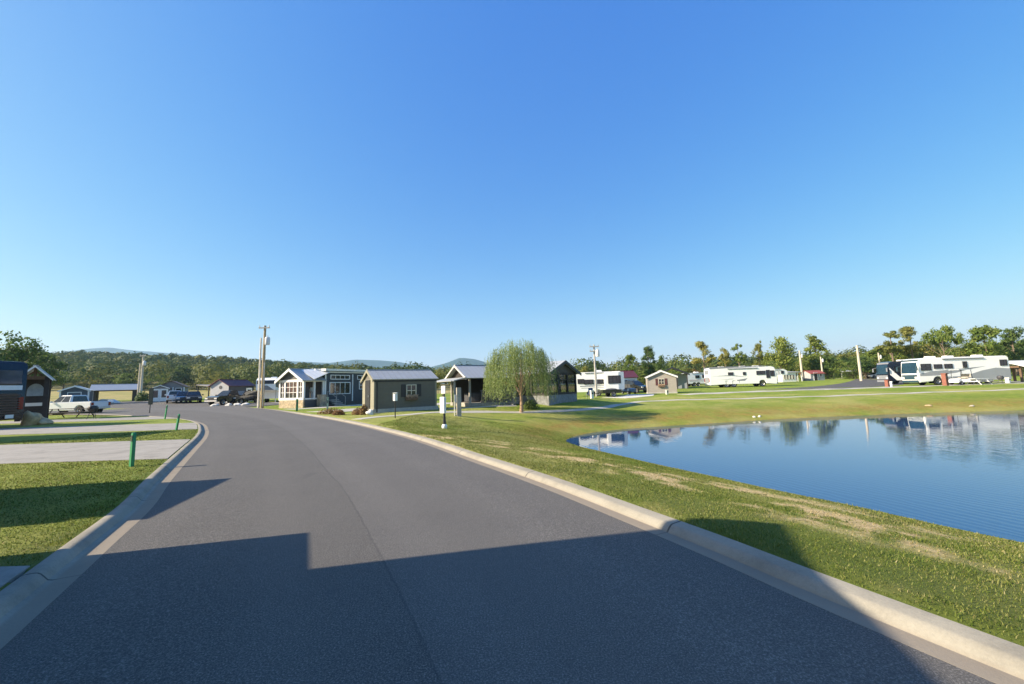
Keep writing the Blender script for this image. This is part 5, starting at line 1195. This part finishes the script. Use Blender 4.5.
rock('white boulder beside the pavilion stone post', 113, 66, (1.0,.7,.45), WSTN, 41); rock('grey boulder left of the pavilion post behind the pickup bed', 105, 69, (1.0,.7,.5), STN, 42)
def shore_rock(label, px, py, rad, m, seed):
    X, Y = hit(px, py); o = MB().blob((0,0,0), rad, .25, seed, 2).build('boulder', m, None, True); o.location = (X, Y, max(H(X, Y), WATER_Z)+rad[2]*.3); return tag(o, label, 'boulder')
shore_rock('left white stone of the close pair on the far bank', 754, 417.5, (.11,.10,.09), WSTN, 51); shore_rock('right white stone of the close pair on the far bank', 759.5, 417, (.10,.09,.09), WSTN, 52)
shore_rock('tan flat rock on the bank below the silver coach', 929, 406, (.24,.18,.09), MATS['tan_boulder'], 53); shore_rock('pale small rock on the bank below the coach rear wheels', 972, 406.5, (.18,.15,.08), STN, 54)
# ================================================================== AIR, LIGHT, CAMERA
def haze():
    m = bpy.data.materials.new('haze'); m.use_nodes = True; t = m.node_tree; t.nodes.clear()
    out = t.nodes.new('ShaderNodeOutputMaterial'); v = t.nodes.new('ShaderNodeVolumePrincipled'); v.inputs['Color'].default_value = (.48,.74,1.0,1); v.inputs['Density'].default_value = HAZE; v.inputs['Anisotropy'].default_value = .1
    t.links.new(v.outputs[0], out.inputs['Volume'])
    b = MB(); b.box((0, 3000, 282), (14400, 8000, 574)); o = b.build('haze', m); structure(o, 'stuff')
HAZE = .00013
haze()
SUN_EL, AZ = 29.0, 12.5                        # light travels toward +x and a little toward +y
w = bpy.data.worlds.new('World'); scene.world = w; w.use_nodes = True; t = w.node_tree
sky = t.nodes.new('ShaderNodeTexSky'); sky.sky_type = 'NISHITA'; sky.sun_disc = False; sky.sun_elevation = R(SUN_EL); sky.sun_rotation = R(-90-AZ)
sky.air_density = 1.0; sky.dust_density = .8; sky.ozone_density = 4.5; sky.altitude = 200
hs = t.nodes.new('ShaderNodeHueSaturation'); hs.inputs['Saturation'].default_value = 1.24; hs.inputs['Value'].default_value = 1.0; t.links.new(sky.outputs[0], hs.inputs['Color']); tint0 = mixc(t, 1.0, hs.outputs[0], (1.12,.975,1.02), 'MULTIPLY'); sep = N(t, 'ShaderNodeSeparateColor'); t.links.new(tint0, sep.inputs[0]); com = N(t, 'ShaderNodeCombineColor')
for k_, (gain, gam) in enumerate(((1.06, .98), (.955, .80), (.97, .30))):        # grade of the sky colour: flatter in blue than in red
    q_ = math_(t, 'POWER', math_(t, 'MULTIPLY', sep.outputs[k_], .247), gam); t.links.new(math_(t, 'MULTIPLY', q_, gain/.247), com.inputs[k_])
t.links.new(com.outputs[0], t.nodes['Background'].inputs[0]); t.nodes['Background'].inputs[1].default_value = .099
sl = bpy.data.lights.new('sun', 'SUN'); sl.energy = 5.0; sl.angle = R(.5); sl.color = (1.0, .87, .68)
so = bpy.data.objects.new('sun', sl); COL.objects.link(so)
dvec = Vector((math.cos(R(AZ))*math.cos(R(SUN_EL)), math.sin(R(AZ))*math.cos(R(SUN_EL)), -math.sin(R(SUN_EL))))
so.rotation_euler = dvec.to_track_quat('-Z', 'Y').to_euler()
cd = bpy.data.cameras.new('camera'); cam = bpy.data.objects.new('camera', cd); COL.objects.link(cam)
cd.sensor_width = 36; cd.lens = FPX/1024*36; cd.clip_end = 20000; cd.clip_start = .05
cr, sr, cp, sp = math.cos(ROLL), math.sin(ROLL), math.cos(PITCH), math.sin(PITCH)
def cam2world(x, y):
    x, y = x*cr+y*sr, -x*sr+y*cr; return Vector((x, -y*sp, y*cp))
xa, ya = cam2world(1, 0), cam2world(0, 1); za = xa.cross(ya)
M = Matrix((xa, ya, za)).transposed().to_4x4(); M.translation = (0, 0, CAM_H); cam.matrix_world = M
scene.camera = cam
scene.view_settings.view_transform = 'Standard'; scene.view_settings.look = 'None'; scene.view_settings.exposure = EXPO if 'EXPO' in globals() else 1.2
scene.view_settings.gamma = 1.0
scene.cycles.use_denoising = True; scene.cycles.max_bounces = 6; scene.cycles.diffuse_bounces = 3; scene.cycles.glossy_bounces = 3; scene.cycles.transmission_bounces = 3; scene.cycles.volume_bounces = 0; scene.cycles.transparent_max_bounces = 8
